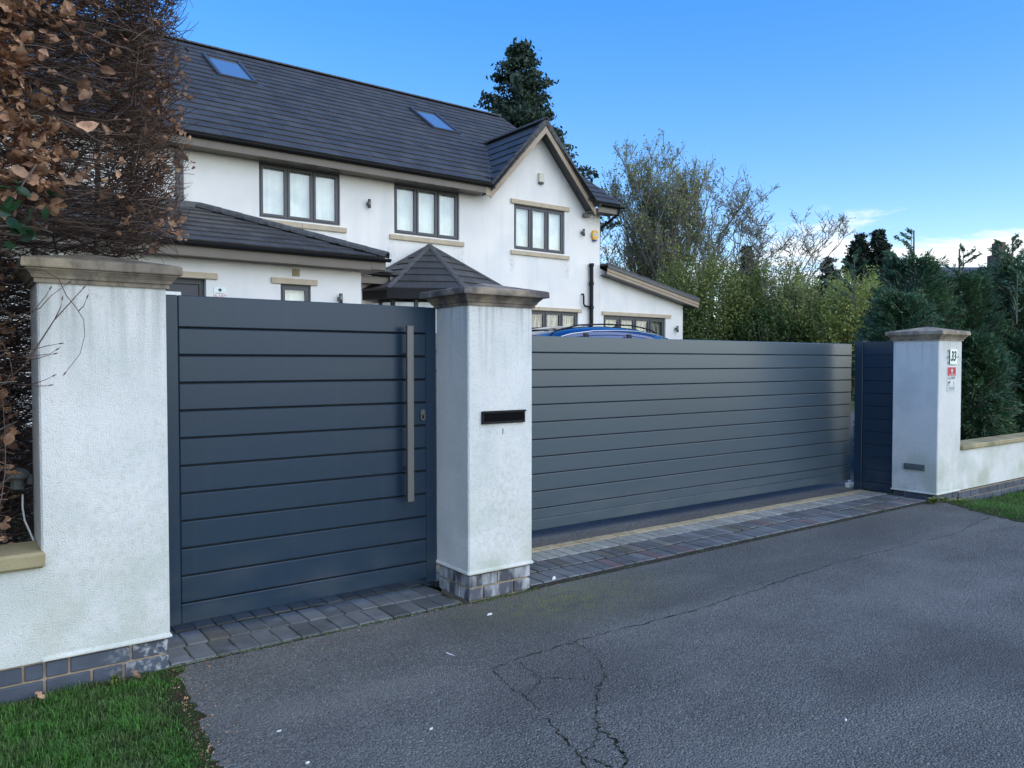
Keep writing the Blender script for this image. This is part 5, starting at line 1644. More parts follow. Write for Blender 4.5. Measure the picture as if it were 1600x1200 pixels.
# neighbour's house beyond the conifer hedge
nh = empty('neighbour_house', (35.5, 15.5, 0.5), 'distant brick house with blue grey roof and chimney beyond the conifer hedge', 'house')
def nloc(u, v, z):  # u along the roof, v away from camera
    o = Vector((31.6, 16.7, 0)); t = Vector((0.77, -0.55, 0)).normalized(); d = Vector((0.62, 0.78, 0)).normalized()
    p = o + t * u + d * v; return (p.x, p.y, z)
def nprism(name, u0, u1, prof, m, parent):
    vs = [nloc(u0, v, z) for v, z in prof] + [nloc(u1, v, z) for v, z in prof]; n = len(prof)
    return MB().add(vs, [tuple(range(n)), tuple(range(2 * n - 1, n - 1, -1))] + [(i, n + i, n + (i + 1) % n, (i + 1) % n) for i in range(n)]).obj(name, m, parent)
nprism('wall', 0.3, 9.0, [(-2.6, 0.4), (3.0, 0.4), (3.0, 3.4), (0.2, 5.0), (-2.6, 3.4)], M['neighbour_brick'], nh)
nroof = nprism('roof', 0.0, 9.3, [(-3.0, 3.30), (-3.0, 3.42), (0.2, 5.42), (3.4, 3.42), (3.4, 3.30), (0.2, 5.25)], M['neighbour_roof'], nh)
for r in range(10):
    f0, f1 = r / 10, (r + 1) / 10
    y0_, z0_ = -3.05 + 3.25 * f0, 3.40 + 2.02 * f0; y1_, z1_ = -3.05 + 3.25 * f1, 3.40 + 2.02 * f1
    nprism('tile_course', -0.02, 9.32, [(y0_, z0_), (y0_, z0_ + 0.09), (y1_ + .05, z1_ + 0.05), (y1_, z1_)], M['neighbour_roof'], nroof)
ch = nprism('chimney', 4.30, 4.78, [(-0.5, 4.4), (0.4, 4.4), (0.4, 5.95), (-0.5, 5.95)], M['neighbour_brick'], nh)
nprism('chimney_stack', 4.40, 4.66, [(-0.3, 5.952), (0.25, 5.952), (0.25, 6.45), (-0.3, 6.45)], M['neighbour_brick'], ch)
for u in (1.4, 4.2, 6.6):
    wv = nprism('window', u, u + 1.3, [(-2.64, 1.4), (-2.605, 1.4), (-2.605, 2.6), (-2.64, 2.6)], M['white'], nh)
    nprism('pane', u + .08, u + 1.22, [(-2.66, 1.48), (-2.645, 1.48), (-2.645, 2.52), (-2.66, 2.52)], M['carglass'], wv)


# leylandii behind the right wall
def leylandii(base, h, w, label, seed, n=15000, leaders=2):
    th = h if leaders else h * 0.8
    rng = np.random.default_rng(seed)
    root = empty('leylandii_tree', base, label, 'conifer', 'conifer hedge row behind the right wall')
    bx_, by_, bz_ = base
    MB().tube([(bx_, by_, bz_), (bx_ + .03, by_, bz_ + th * .6), (bx_, by_, bz_ + th)], [0.045, 0.028, 0.010], 7).obj('trunk', M['bark'], root, smooth=True)
    # sprays: flat plumes that start near the stem and arch outwards and up
    ns = int(n / 60); P_ = []; L_ = []; RR = []
    for i in range(ns):
        t = rng.uniform(0, 1) ** 0.9
        a = rng.uniform(0, 2 * pi)
        rad = w * (1 - 0.55 * max(0, (t - 0.55) / 0.45) ** 1.2) * (0.75 + 0.35 * t if t < 0.5 else 1) * rng.uniform(0.7, 1.12)
        s = np.linspace(0, 1, 6)
        st = rng.uniform(0.25, 0.6)
        rr = rad * (st + (1 - st) * s)
        L0 = rad * (1 - st)
        zz = bz_ + (h - (0.45 if leaders else 0.1)) * t + L0 * rng.uniform(0.2, 0.9) * s
        zz -= 0.12 * s ** 3 * (t < 0.6)
        tw = rng.uniform(-.5, .5) * s
        pts = np.stack([bx_ + np.cos(a + tw) * rr, by_ + np.sin(a + tw) * rr, zz], 1)
        P_.append(pts); RR.append(np.linspace(0.010, 0.003, 6))
        side = np.cross(pts[-1] - pts[0], rng.normal(size=3)); side /= np.linalg.norm(side)
        k = 60
        s_ = rng.uniform(0.05, 1.0, k)
        c = np.stack([np.interp(s_, s, pts[:, j]) for j in range(3)], 1)
        wd = 0.10 * np.sin(np.clip(s_, 0.02, .98) * pi) ** 0.6 + 0.02
        sgn = rng.uniform(-1, 1, k)
        c += side[None] * (sgn * wd)[:, None] + rng.normal(size=(k, 3)) * 0.018
        tg = (pts[-1] - pts[0]) / np.linalg.norm(pts[-1] - pts[0])
        dirs = tg[None] + side[None] * (sgn * 0.9)[:, None] + rng.normal(size=(k, 3)) * 0.22
        L_.append((c, dirs))
    # leader shoots
    for q in range(leaders):
        ox, oy = rng.normal(size=2) * (0.05 if q == 0 else 0.35)
        top = np.array([bx_ + ox, by_ + oy, bz_ + h + (0 if q == 0 else -rng.uniform(.1, .35))])
        pts = np.linspace(top + [0, 0, -0.75], top, 6); P_.append(pts); RR.append(np.linspace(0.012, 0.004, 6))
        for j in range(8):
            a = rng.uniform(0, 2 * pi); z = top[2] - 0.04 - 0.09 * j; L0 = 0.10 + 0.045 * j
            s = np.linspace(0, 1, 6)
            bp = np.stack([top[0] + np.cos(a) * L0 * s, top[1] + np.sin(a) * L0 * s, z + L0 * (0.55 * s + .15 * s * s)], 1)
            P_.append(bp); RR.append(np.linspace(0.007, 0.003, 6))
            k = 64; s_ = rng.uniform(0.1, 1.05, k)
            c = np.stack([np.interp(s_, s, bp[:, jj]) for jj in range(3)], 1) + rng.normal(size=(k, 3)) * 0.014
            dirs = (bp[-1] - bp[0])[None] / L0 + rng.normal(size=(k, 3)) * 0.5
            L_.append((c, dirs))
    V, F = np_tubes(np.array(P_), np.array(RR), 3)
    np_obj('branches', V, F, M['bark'], root, kind='stuff')
    pos = np.concatenate([c for c, d in L_]); d = np.concatenate([d for c, d in L_])
    d /= np.linalg.norm(d, axis=1, keepdims=True)
    u = np.cross(d, rng.normal(size=d.shape)); u /= np.linalg.norm(u, axis=1, keepdims=True)
    w_ = np.cross(d, u)
    R = np.stack([d, u, w_], axis=2)
    tv = np.array([(-.5, 0, 0), (-.1, -.13, .02), (.5, 0, 0), (-.1, .13, -.02)], float)
    V, F = scatter(tv, np.array([(0, 1, 2, 3)]), pos, R, rng.uniform(0.035, 0.080, len(pos)))
    np_obj('foliage', V, F, M['ley'], root, kind='stuff')


for i, (x, y, h, w, lab) in enumerate([
        (9.85, 5.05, 2.38, 0.62, 'dark green leylandii right behind the numbered pillar'),
        (10.75, 5.35, 3.28, 0.72, 'leylandii with the leftmost bare leader, just right of the pillar cap'),
        (11.65, 5.15, 3.08, 0.72, 'leylandii whose tip stands in front of the far chimney'),
        (10.9, 4.62, 1.85, 0.55, 'low bushy leylandii pressed against the right garden wall'),
        (12.65, 4.85, 3.30, 0.75, 'leylandii with tall feathery tip, at the right edge of the picture'),
        (13.4, 5.3, 3.35, 0.8, 'leylandii at the far end of the conifer row'),
        (12.0, 4.55, 1.9, 0.6, 'low bushy leylandii leaning over the coping at the right edge'),
        (13.0, 6.4, 2.8, 0.8, 'leylandii in the back row, behind the wall hedge')]):
    leylandii((x, y, 0.0), h, w, lab, 50 + i, n=46000, leaders=0 if h < 2.4 else 3)

# ------------------------------------------------------------------ beech hedge on the left
def beech_hedge():
    rng = np.random.default_rng(77)
    root = empty('beech_hedge', (0.2, 4.5, 0.0), 'tall brown beech hedge with dead leaves clinging, over the left wall and pillar', 'hedge')

    def inside(p):
        x, y, z = p[..., 0], p[..., 1], p[..., 2]
        ok = (x < 0.835) & (x > -1.4) & (y > 3.52) & (y < 5.4) & (z > 0.3) & (z < 4.2)
        # keep clear of the pillar and its cap, the gate and the low wall
        pil = (z < 1.98) & (x > 0.20) & (y < 4.42)
        gate = (x > 0.74) & (z < 1.95)
        wall = (z < 0.70) & (y < 4.14)
        return ok & ~pil & ~gate & ~wall
    # main stems
    P_, R_ = [], []
    for x0 in (-0.9, -0.35, 0.15, 0.45):
        for k in range(2):
            s = np.linspace(0, 1, 9)
            b0 = np.array([x0 + rng.normal() * .06, 5.0 + rng.normal() * .12, 0.0])
            e = b0 + np.array([rng.normal() * .5, rng.normal() * .25, 4.0])
            pts = b0 + np.outer(s, e - b0) + np.outer(np.sin(s * 5 + rng.uniform(0, 6)) * 0.05, [1, .4, 0])
            pts[:, 0] = np.minimum(pts[:, 0], 0.7)
            P_.append(pts); R_.append(np.linspace(0.026, 0.008, 9))
    # limbs: long gently arching, mostly level
    for i in range(520):
        s = np.linspace(0, 1, 9)
        p0 = np.array([rng.uniform(-0.9, 0.5), rng.uniform(3.7, 5.3), rng.uniform(0.4, 4.0)])
        a = rng.normal(-0.3, 0.6) + (pi if rng.random() < .3 else 0)
        L0 = rng.uniform(0.5, 1.1)
        d = np.array([np.cos(a), np.sin(a), rng.uniform(-.15, .35)])
        pts = p0 + np.outer(s * L0, d) + np.outer(np.sin(s * rng.uniform(2, 4)) * 0.10, [0, 0, rng.choice([-1, 1])]) + rng.normal(size=(9, 3)) * .006
        if not inside(pts).all():
            m_ = inside(pts)
            n_in = int(np.argmin(m_)) if not m_[0] or not m_.all() else 9
            if n_in < 3: continue
            cut = pts[:n_in]; tt = np.linspace(0, n_in - 1, 9)
            pts = np.stack([np.interp(tt, np.arange(n_in), cut[:, j]) for j in range(3)], 1)
        P_.append(pts); R_.append(np.linspace(rng.uniform(.006, .011), 0.0025, 9))
    V, F = np_tubes(np.array(P_), np.array(R_), 5)
    np_obj('branches', V, F, M['branch'], root, smooth=True, kind='stuff')
    # fine twigs
    T = 34000
    p0 = np.stack([rng.uniform(-1.0, 0.86, T), 3.50 + 1.85 * rng.beta(1.0, 1.1, T), rng.uniform(0.35, 4.1, T)], 1)
    lo = np.arange(T) < 8500      # the sheltered lower part behind the wall is densest
    p0[lo, 0] = rng.uniform(-0.5, 0.30, lo.sum()); p0[lo, 1] = rng.uniform(4.25, 5.3, lo.sum()); p0[lo, 2] = rng.uniform(0.5, 2.0, lo.sum())
    a = rng.normal(-0.15, 0.75, T) + pi * (rng.uniform(size=T) < 0.35)
    L0 = rng.uniform(0.10, 0.42, T)
    d = np.stack([np.cos(a), np.sin(a) * 0.8, rng.normal(0.05, 0.26, T)], 1)
    s = np.linspace(0, 1, 5)
    bend = rng.normal(size=(T, 3)) * np.array([.25, .25, .45])
    pts = p0[:, None] + d[:, None] * (L0[:, None] * s)[..., None] + bend[:, None] * (L0[:, None] * (s ** 2) * 0.6)[..., None]
    pts += rng.normal(size=pts.shape) * 0.004
    ok = inside(pts).all(axis=1)
    pts = pts[ok]
    # crisp clipped side: extra short twigs along the right face, ends just past it
    T2 = 6500
    q0 = np.stack([rng.uniform(0.60, 0.80, T2), rng.uniform(3.52, 4.6, T2), rng.uniform(1.98, 4.1, T2)], 1)
    a = rng.normal(-0.3, 0.9, T2); L2 = rng.uniform(0.05, 0.20, T2)
    d2 = np.stack([np.cos(a), np.sin(a), rng.normal(0.3, 0.5, T2)], 1)
    p2 = q0[:, None] + d2[:, None] * (L2[:, None] * s)[..., None] + (rng.normal(size=(T2, 3)) * .5)[:, None] * (L2[:, None] * s ** 2 * .5)[..., None]
    ok2 = (p2[:, :, 0].max(1) < 0.865 + 0.035 * rng.random(T2) ** 3) & (p2[:, :, 1].min(1) > 3.45)
    p2 = p2[ok2]
    allp = np.concatenate([pts, p2])
    R = np.linspace(1, 0.45, 5)[None] * rng.uniform(0.0011, 0.0032, len(allp))[:, None]
    V, F = np_tubes(allp, R, 3)
    np_obj('twigs', V, F, M['twig'], root, kind='stuff')
    # twigs straggling out in front of the pillar
    tw = [[(0.10, 4.05, 1.30), (0.24, 3.82, 1.442), (0.292, 3.8, 1.536), (0.347, 3.8, 1.633), (0.413, 3.79, 1.718), (0.455, 3.78, 1.772)],
          [(0.12, 3.95, 1.86), (0.251, 3.8, 1.844), (0.315, 3.78, 1.837), (0.361, 3.77, 1.808), (0.389, 3.77, 1.738), (0.427, 3.77, 1.685), (0.455, 3.78, 1.636), (0.459, 3.79, 1.567), (0.441, 3.8, 1.489), (0.387, 3.81, 1.409)],
          [(0.347, 3.8, 1.633), (0.371, 3.8, 1.688), (0.377, 3.8, 1.721)], [(0.20, 3.84, 1.60), (0.266, 3.8, 1.657), (0.318, 3.8, 1.735), (0.332, 3.8, 1.763)],
          [(0.20, 3.86, 1.64), (0.294, 3.8, 1.68), (0.337, 3.8, 1.736), (0.402, 3.8, 1.794)], [(0.436, 3.78, 1.674), (0.458, 3.8, 1.698), (0.471, 3.8, 1.734)],
          [(0.2, 3.86, 1.48), (0.275, 3.8, 1.509), (0.322, 3.8, 1.523), (0.365, 3.8, 1.532)], [(0.2, 3.86, 1.47), (0.275, 3.8, 1.48), (0.329, 3.8, 1.488), (0.352, 3.8, 1.505)],
          [(0.2, 3.88, 1.45), (0.286, 3.8, 1.469), (0.314, 3.8, 1.48), (0.343, 3.8, 1.488)], [(0.2, 3.88, 1.34), (0.28, 3.8, 1.366), (0.308, 3.8, 1.377), (0.337, 3.8, 1.393)],
          [(0.2, 3.9, 1.36), (0.285, 3.8, 1.352), (0.313, 3.8, 1.352), (0.324, 3.8, 1.354)]]
    for i, t in enumerate(tw):
        w0 = 0.0042 if i in (0,) else 0.0026
        n = len(t)
        o = MB().tube(t, [w0 * (1 - 0.6 * k / (n - 1)) for k in range(n)], 5).obj('twig', M['twig'], root, smooth=True)
        e = Vector(t[-1]); dd_ = (e - Vector(t[-2])).normalized()
        MB().tube([e - dd_ * .002, e + dd_ * .006, e + dd_ * .018], [0.0022, 0.0034, 0.0006], 5).obj('bud', M['twig'], o, smooth=True)

    # beech leaves: curled ovals with a midrib fold and wavy margin
    def leaf_mesh(seed):
        r = np.random.default_rng(seed)
        nu, nv = 6, 5
        curl, fold, wav = r.uniform(0.5, 2.4), r.uniform(0.3, 1.3), r.uniform(0.05, 0.11)
        vs = []
        for i in range(nu):
            u = i / (nu - 1)
            half = 0.33 * sin(pi * min(max(u, 0.02), 0.985)) ** 0.75 * (1.12 - 0.3 * u)
            for j in range(nv):
                v = (j / (nv - 1)) * 2 - 1
                x = u - 0.5; y = v * half
                z = fold * abs(y) * 0.8 + wav * sin(u * 15 + v * 2) * abs(v) + curl * 0.40 * (u - 0.4) ** 2 - curl * .8 * y * y + r.normal() * .022
                vs.append((x, y * (1 + 0.06 * r.normal()), z))
        fs = [(i * nv + j, (i + 1) * nv + j, (i + 1) * nv + j + 1, i * nv + j + 1) for i in range(nu - 1) for j in range(nv - 1)]
        return np.array(vs), np.array(fs)
    temps = [leaf_mesh(s_) for s_ in range(6)]
    # clusters of leaves on the front face, dense at left and along the right edge
    cl = []
    for i in range(10500):
        x = rng.uniform(-0.35, 0.86); z = rng.uniform(0.6, 4.0)
        ratio = x / 3.6
        dens = 0.0
        f = np.sin(x * 9 + 1.3) * np.sin(z * 7.1 + x * 4) * 0.5 + 0.5
        if z > 2.15: dens = 0.85 * max(0, 1 - (x + 0.1) / 0.62) + 0.10 + 0.20 * (x > 0.70)
        elif z > 1.9: dens = 0.12 + 0.45 * (x > 0.72)
        else: dens = 0.17 if x < 0.25 else 0
        if z > 3.2: dens *= 0.75
        if x > 0.35 and x < 0.66 and z < 2.55: dens *= 0.35
        if rng.random() < dens * (0.25 + 0.9 * f):
            y = 3.56 + abs(rng.normal()) * 0.16 if z > 1.98 else 4.02 + abs(rng.normal()) * 0.18
            cl.append((x, y, z))
    cl = np.array(cl)
    pos = []
    for c in cl:
        k = rng.integers(1, 6)
        for _ in range(k): pos.append(c + rng.normal(size=3) * 0.030)
    pos = np.array(pos)
    keep = (pos[:, 1] > 3.47) & (pos[:, 0] < 0.875) & ~((pos[:, 2] < 1.99) & (pos[:, 0] > 0.22) & (pos[:, 1] < 4.4)) & ~((pos[:, 0] > 0.78) & (pos[:, 2] < 1.95))
    pos = pos[keep]
    pos = pos[rng.permutation(len(pos))]
    # random orientation, tips hanging down a little
    def rots(n):
        th = rng.uniform(0, 2 * pi, n); dn = rng.uniform(-1.3, 0.4, n); rl = rng.uniform(-1.4, 1.4, n)
        d = np.stack([np.cos(th) * np.cos(dn), np.sin(th) * np.cos(dn), np.sin(dn)], 1)
        up_ = np.array([[0, 0, 1.]]) + rng.normal(size=(n, 3)) * .7
        u = np.cross(up_, d); u /= np.linalg.norm(u, axis=1, keepdims=True)
        w = np.cross(d, u)
        return np.stack([d, u, w], axis=2)
    R = rots(len(pos)); S = 0.026 + 0.050 * rng.uniform(0, 1, len(pos)) ** 1.5; S = S * np.where(pos[:, 0] > .55, .72, 1)
    # the 290 that show largest become parts
    score = S / (pos[:, 1]) * (pos[:, 0] > 0.02) * (pos[:, 1] < 3.85)
    order = np.argsort(-score)
    big = order[:280]; rest = order[280:]
    tm = []
    for (tv, tf) in temps:
        tm.append(np_mesh('leaf', tv, tf, M['dead_leaf_one'], True))
    for n_, i in enumerate(big):
        place('leaf', tm[n_ % 6], pos[i], root, Matrix(R[i].tolist()) @ Matrix.Diagonal((S[i] * 1.12,) * 3))
    VV, FF, off = [], [], 0
    for k in range(6):
        ii = rest[k::6]
        V, F = scatter(temps[k][0], temps[k][1], pos[ii], R[ii], S[ii])
        VV.append(V); FF.append(F + off); off += len(V)
    np_obj('leaves', np.concatenate(VV), np.concatenate(FF), M['dead_leaf'], root, smooth=True, kind='stuff')
    return temps


leaf_temps = beech_hedge()

# green broad leaves poking out of the hedge at the left
lr_ = empty('laurel_sprig', (0.15, 3.7, 1.95), 'glossy green broad leaved sprig growing out of the beech hedge', 'plant')
MB().tube([(0.0, 3.95, 1.80), (0.12, 3.66, 1.95), (0.20, 3.55, 2.10), (0.27, 3.50, 2.22)], [0.006, 0.005, 0.004, 0.003], 6).obj('stem', M['branch'], lr_, smooth=True)
rl = np.random.default_rng(5)
lm = []
for k in range(2):
    tv, tf = leaf_temps[k]
    tv = tv * np.array([1.0, 0.85, 0.4])
    lm.append(np_mesh('leaf', tv, tf, M['laurel'], True))
for k, (x, y, z) in enumerate([(0.19, 3.52, 2.16), (0.26, 3.50, 2.14), (0.31, 3.5, 2.12), (0.17, 3.52, 2.06), (0.23, 3.5, 2.07), (0.20, 3.5, 2.00), (0.27, 3.5, 2.04), (0.16, 3.5, 1.98), (0.22, 3.49, 1.95), (0.27, 3.52, 1.96), (0.15, 3.5, 1.90), (0.18, 3.48, 2.02), (0.24, 3.47, 2.00), (0.14, 3.55, 2.1), (0.2, 3.5, 1.93), (0.25, 3.52, 2.1), (0.28, 3.52, 2.0), (0.17, 3.55, 1.96)]):
    a = rl.uniform(-.9, .6)
    R = Matrix.Rotation(rl.uniform(-1.5, 1.5), 3, 'Z') @ Matrix.Rotation(rl.uniform(-1.2, 1.2), 3, 'Y') @ Matrix.Rotation(rl.uniform(.2, 1.8), 3, 'X') @ Matrix.Diagonal((rl.uniform(.05, .085),) * 3)
    place('leaf', lm[k % 2], (x + rl.normal() * .03 + .005, y + rl.normal() * .02, z + rl.normal() * .02), lr_, R)

# garden lamp and its cable behind the low wall
gl = empty('garden_lamp', (0.26, 4.26, 0.60), 'small grey domed lamp fixed to the side of the left pillar above the low wall', 'lamp')
dm = MB(); K = 14; rings = [(0.050, 0.0), (0.052, 0.012), (0.050, 0.018), (0.044, 0.030), (0.030, 0.042), (0.012, 0.049)]
vs = [(0.225 + r * cos(2 * pi * j / K), 4.22 + r * sin(2 * pi * j / K), 0.915 + z) for r, z in rings for j in range(K)]
fs = [(i * K + j, i * K + (j + 1) % K, (i + 1) * K + (j + 1) % K, (i + 1) * K + j) for i in range(len(rings) - 1) for j in range(K)] + [tuple(range(K))[::-1], tuple(range(5 * K, 6 * K))]
dm.add(vs, fs).obj('dome', mat('grey_dome', (0.11, 0.115, 0.115), 0.5), gl, smooth=True)
MB().tube([(0.225, 4.22, 0.865), (0.225, 4.22, 0.914)], 0.028, 12).obj('lens', M['vent'], gl)
MB().cbox(0.262, 0.289, 4.20, 4.24, 0.88, 0.93, 0.004).obj('bracket', M['frame'], gl)
MB().tube([(0.245, 4.20, 0.84), (0.243, 4.19, 0.78), (0.250, 4.18, 0.72), (0.268, 4.17, 0.67), (0.284, 4.16, 0.62), (0.285, 4.15, 0.60)], 0.0045, 6).obj('power_cable', M['white'], None, smooth=True, label='pale cable hanging beside the left pillar below the domed lamp', cat='cable')

# wires running from the house corner
MB().tube([(14.0, 14.9, 5.25), (16.5, 15.9, 5.02), (19.5, 17.0, 4.95), (24.0, 18.8, 5.1), (30, 21.2, 5.6)], 0.010, 4).obj('overhead_wire', M['black'], None, label='thin overhead wire leaving the right corner of the house', cat='wire')

# ------------------------------------------------------------------ lawns
def lawn(name, n, region, size, seed, label, zb=-0.01):
    rng = np.random.default_rng(seed)
    x0, x1, y0, y1, fn = region
    pts = np.stack([rng.uniform(x0, x1, n), rng.uniform(y0, y1, n)], 1)
    edge, keep = fn(pts)
    pts = pts[keep]; edge = edge[keep]
    m = len(pts)
    clump = np.sin(pts[:, 0] * 17 + np.sin(pts[:, 1] * 11) * 2) * np.sin(pts[:, 1] * 19 + 1) * .5 + .5
    h = size * rng.uniform(0.45, 1.25, m) * (0.65 + 0.7 * clump) * np.clip(0.5 + edge * 3, 0.55, 1.2)
    az = rng.uniform(0, 2 * pi, m); ln = rng.uniform(0.15, 1.1, m)
    d = np.stack([np.cos(az), np.sin(az)], 1); w = rng.uniform(0.0012, 0.0026, m) * (size / 0.04) ** .5
    pr = np.stack([-np.sin(az), np.cos(az)], 1)
    b = np.concatenate([pts, (np.array([z_verge(v) for v in pts[:, 0]])[:, None] if callable(zb) else np.full((m, 1), zb))], 1)
    mid = b.copy(); mid[:, :2] += d * (h * ln * .35)[:, None]; mid[:, 2] += h * .62
    tip = b.copy(); tip[:, :2] += d * (h * ln)[:, None]; tip[:, 2] += h * (1.05 - .45 * ln)
    P3 = np.concatenate([pr, np.zeros((m, 1))], 1) * w[:, None]
    V = np.stack([b - P3, b + P3, mid + P3 * .8, mid - P3 * .8, tip], 1).reshape(-1, 3)
    i = (np.arange(m) * 5)[:, None]
    F = np.concatenate([i + [[0, 1, 2]], i + [[0, 2, 3]], i + [[3, 2, 4]]])
    np_obj(name, V, F, M['grass'], None, kind='stuff', label=label, cat='grass')


def regL(p):
    ex = np.interp(p[:, 1], [q[1] for q in edgeL[::-1]], [q[0] for q in edgeL[::-1]])
    e = ex - p[:, 0] + 0.02 * np.sin(p[:, 1] * 31)
    return e, e > -0.015


def regR(p):
    ex = np.interp(p[:, 1], [q[1] for q in edgeR], [q[0] for q in edgeR])
    e = p[:, 0] - ex
    return e, e > -0.01


sheet('lawn_soil', [(q[0] + 0.01, q[1]) for q in edgeL] + [(-8, -6.0), (-8, 3.87)], -0.008, M['soil'], kind='structure')
def z_verge(x): return -0.008 - 0.10 * float(np.clip((x - 8.35) / 0.9, 0, 1)) ** 1.2
mb = MB(); _ys = [-6.0, -2.0, 0.5, 1.6, 2.3, 2.87, 3.35, 3.6, 3.8, 3.87]; _us = [0, 0.15, 0.4, 0.8, 1.3, 2.5, 9.0]
for y in _ys:
    ex = float(np.interp(y, [q[1] for q in edgeR], [q[0] for q in edgeR])) - 0.01
    for u in _us: mb.v.append((ex + u, y, z_verge(ex + u) if y > 1.0 else -0.008 - 0.1 * min(1, u)))
for j_ in range(len(_ys) - 1):
    for i_ in range(len(_us) - 1):
        a = j_ * len(_us) + i_
        mb.f.append((a, a + 1, a + 1 + len(_us), a + len(_us))); mb.mi.append(0)
mb.obj('lawn_soil_right', M['soil'], kind='structure')
lawn('grass', 70000, (-0.9, 0.82, 1.7, 3.865, regL), 0.036, 1, 'short green lawn at the foot of the left garden wall')
lawn('grass', 42000, (7.6, 13.0, 2.2, 3.86, regR), 0.035, 2, 'green verge at the foot of the right garden wall', zb=z_verge)

fr_ = [(q[0] + 0.012 + abs(random.gauss(0, 0.022)), q[1]) for q in wiggle(edgeL[:8], 0.004, 9)]
sheet('soil_fringe', fr_ + [(q[0] - 0.05, q[1]) for q in edgeL[:8][::-1]], 0.0012, M['soil'], kind='structure')
fr_ = [(q[0] - 0.015 - abs(random.gauss(0, 0.03)), q[1]) for q in wiggle(edgeR[4:], 0.004, 9)]
sheet('soil_fringe_right', [(q[0] + 0.05, q[1]) for q in edgeR[4:]][::-1] + fr_, 0.0012, M['soil'], kind='structure')
_r = np.random.default_rng(44); _pp = []
for k in range(420):
    y = _r.uniform(2.3, 3.85); ex = np.interp(y, [q[1] for q in edgeL[::-1]], [q[0] for q in edgeL[::-1]])
    _pp.append((ex + _r.exponential(0.05) - .02, y, 0.004))
for k in range(160): _pp.append((_r.uniform(0.9, 3.2), 3.86 - _r.exponential(0.06), 0.004))
foliage('debris', np.array(_pp), 0.010, M['dead_leaf'], None, rng=_r, label='tiny leaf crumbs along the lawn edge and the paving', cat='debris')

# tufts and weeds along joints, fallen leaves, stones
def weed(x, y, z, n, r, h, seed, label, name='weed', m=None):
    rg = np.random.default_rng(seed); V = []; F = []
    for k in range(n):
        a = rg.uniform(0, 2 * pi); L0 = rg.uniform(.5, 1) * r; hh = rg.uniform(.4, 1) * h; w = r * .16
        c = np.array([x + rg.normal() * r * .3, y + rg.normal() * r * .3, z]); d = np.array([cos(a), sin(a), 0]); p = np.array([-sin(a), cos(a), 0])
        i = len(V)
        V += [c, c + d * L0 * .5 + p * w + [0, 0, hh * .8], c + d * L0 + [0, 0, hh * .75], c + d * L0 * .5 - p * w + [0, 0, hh * .8]]
        F.append((i, i + 1, i + 2, i + 3))
    np_obj(name, np.array(V), np.array(F), m or M['shrub_leaf'], None, label=label, cat='weed')


weed(8.13, 3.80, 0.0, 34, 0.075, 0.09, 1, 'ragged little weed at the foot of the numbered pillar')
weed(8.30, 3.78, 0.0, 30, 0.060, 0.07, 2, 'low green weed on the verge corner right of the ragged one')
weed(8.55, 3.72, -0.03, 40, 0.085, 0.06, 3, 'broad leafy weed in the right verge below the red alarm sign')
weed(0.56, 3.80, 0.0, 26, 0.030, 0.07, 4, 'small round leaved weed in the lawn against the blue bricks')
moss = []
rg = np.random.default_rng(9)
pp = []
for k in range(1500):
    q = rg.random()
    if q < .4: pp.append((rg.uniform(0.82, 2.46), 3.868 + rg.normal() * .010, 0.006))
    elif q < .6: pp.append((rg.uniform(3.0, 8.1), 3.868 + rg.normal() * .010, 0.008))
    elif q < .75: pp.append((0.815 + abs(rg.normal()) * .02, 3.85 - abs(rg.normal()) * .03, 0.004))
    else: pp.append((rg.uniform(2.48, 3.0), 3.853 - abs(rg.normal()) * .014, 0.008))
foliage('moss', np.array(pp), 0.011, M['shrub_leaf_deep'], None, rng=rg, label='moss and tiny tufts along the paving edges', cat='moss')

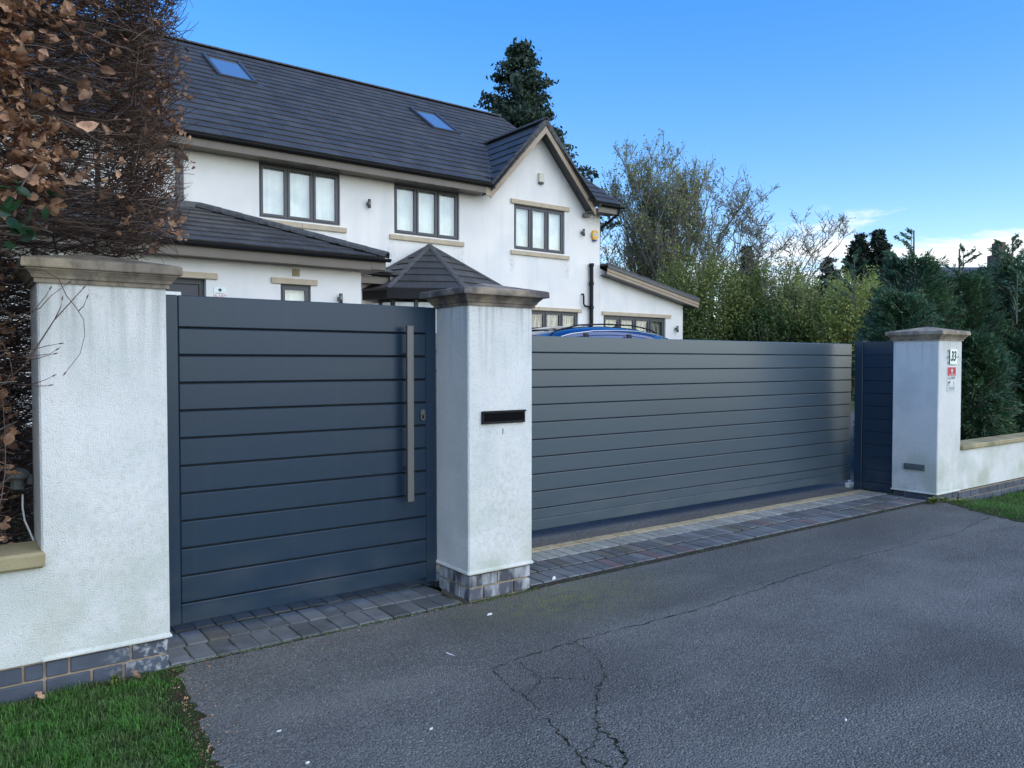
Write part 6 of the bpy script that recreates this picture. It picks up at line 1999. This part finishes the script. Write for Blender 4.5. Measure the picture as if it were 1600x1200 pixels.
for (x, y, z, s, lab, mm) in [(0.64, 3.79, 0.035, 0.055, 'fallen brown leaf in the lawn against the blue bricks near the paving', M['dead_leaf_one']),
                              (0.27, 3.80, 0.030, 0.050, 'fallen brown leaf in the lawn against the wall at the left', M['dead_leaf_one'])]:
    tv, tf = leaf_temps[2]
    me = np_mesh('fallen_leaf', tv, tf, mm, True)
    o = place('fallen_leaf', me, (x, y, z), None, Matrix.Rotation(.9, 3, 'Y') @ Matrix.Rotation(.5, 3, 'X') @ Matrix.Diagonal((s,) * 3))
    tag(o, lab, 'leaf')


def pebble(x, y, sx, sy, rot, label, seed, name='pebble', cat='pebble', h=0.006):
    rg = np.random.default_rng(seed); K = 9; vs = []; 
    for (f, z) in ((1, 0.0), (0.9, 0.6), (0.5, 1.0)):
        for j in range(K):
            a = 2 * pi * j / K; rr = f * (1 + .18 * rg.normal() * (f > .8))
            px, py = sx * rr * cos(a), sy * rr * sin(a)
            vs.append((x + px * cos(rot) - py * sin(rot), y + px * sin(rot) + py * cos(rot), 0.001 + h * z))
    fs = [(i * K + j, i * K + (j + 1) % K, (i + 1) * K + (j + 1) % K, (i + 1) * K + j) for i in range(2) for j in range(K)] + [tuple(range(2 * K, 3 * K))]
    MB().add(vs, fs).obj(name, M['white'], None, label=label, cat=cat)


pebble(2.47, 3.62, 0.022, 0.012, 0.4, 'small white fragment on the asphalt in front of the middle pillar', 1, 'white_fragment', 'fragment')
pebble(1.97, 3.24, 0.004, 0.035, 0.2, 'thin white splash mark on the asphalt below the small gate', 2, 'white_splash', 'splash', 0.002)
pebble(1.50, 2.61, 0.009, 0.006, 0.3, 'oval white pebble on the asphalt near the cracks', 3)
pebble(1.01, 2.65, 0.009, 0.005, 0.2, 'white pebble at the bottom of the driveway near the lawn', 4)
pebble(1.01, 2.95, 0.010, 0.005, 0.1, 'flat pale pebble on the asphalt beside the left lawn', 5, h=0.003)
pebble(2.90, 1.69, 0.007, 0.005, 0.7, 'small pale pebble in the front right of the driveway', 6)
pebble(3.20, 3.93, 0.025, 0.004, 0.3, 'white chip on the dark paving by the middle pillar', 7, 'white_fragment', 'fragment', 0.030)

print('tiles as parts', tile_count[0], 'objects', len(bpy.data.objects))
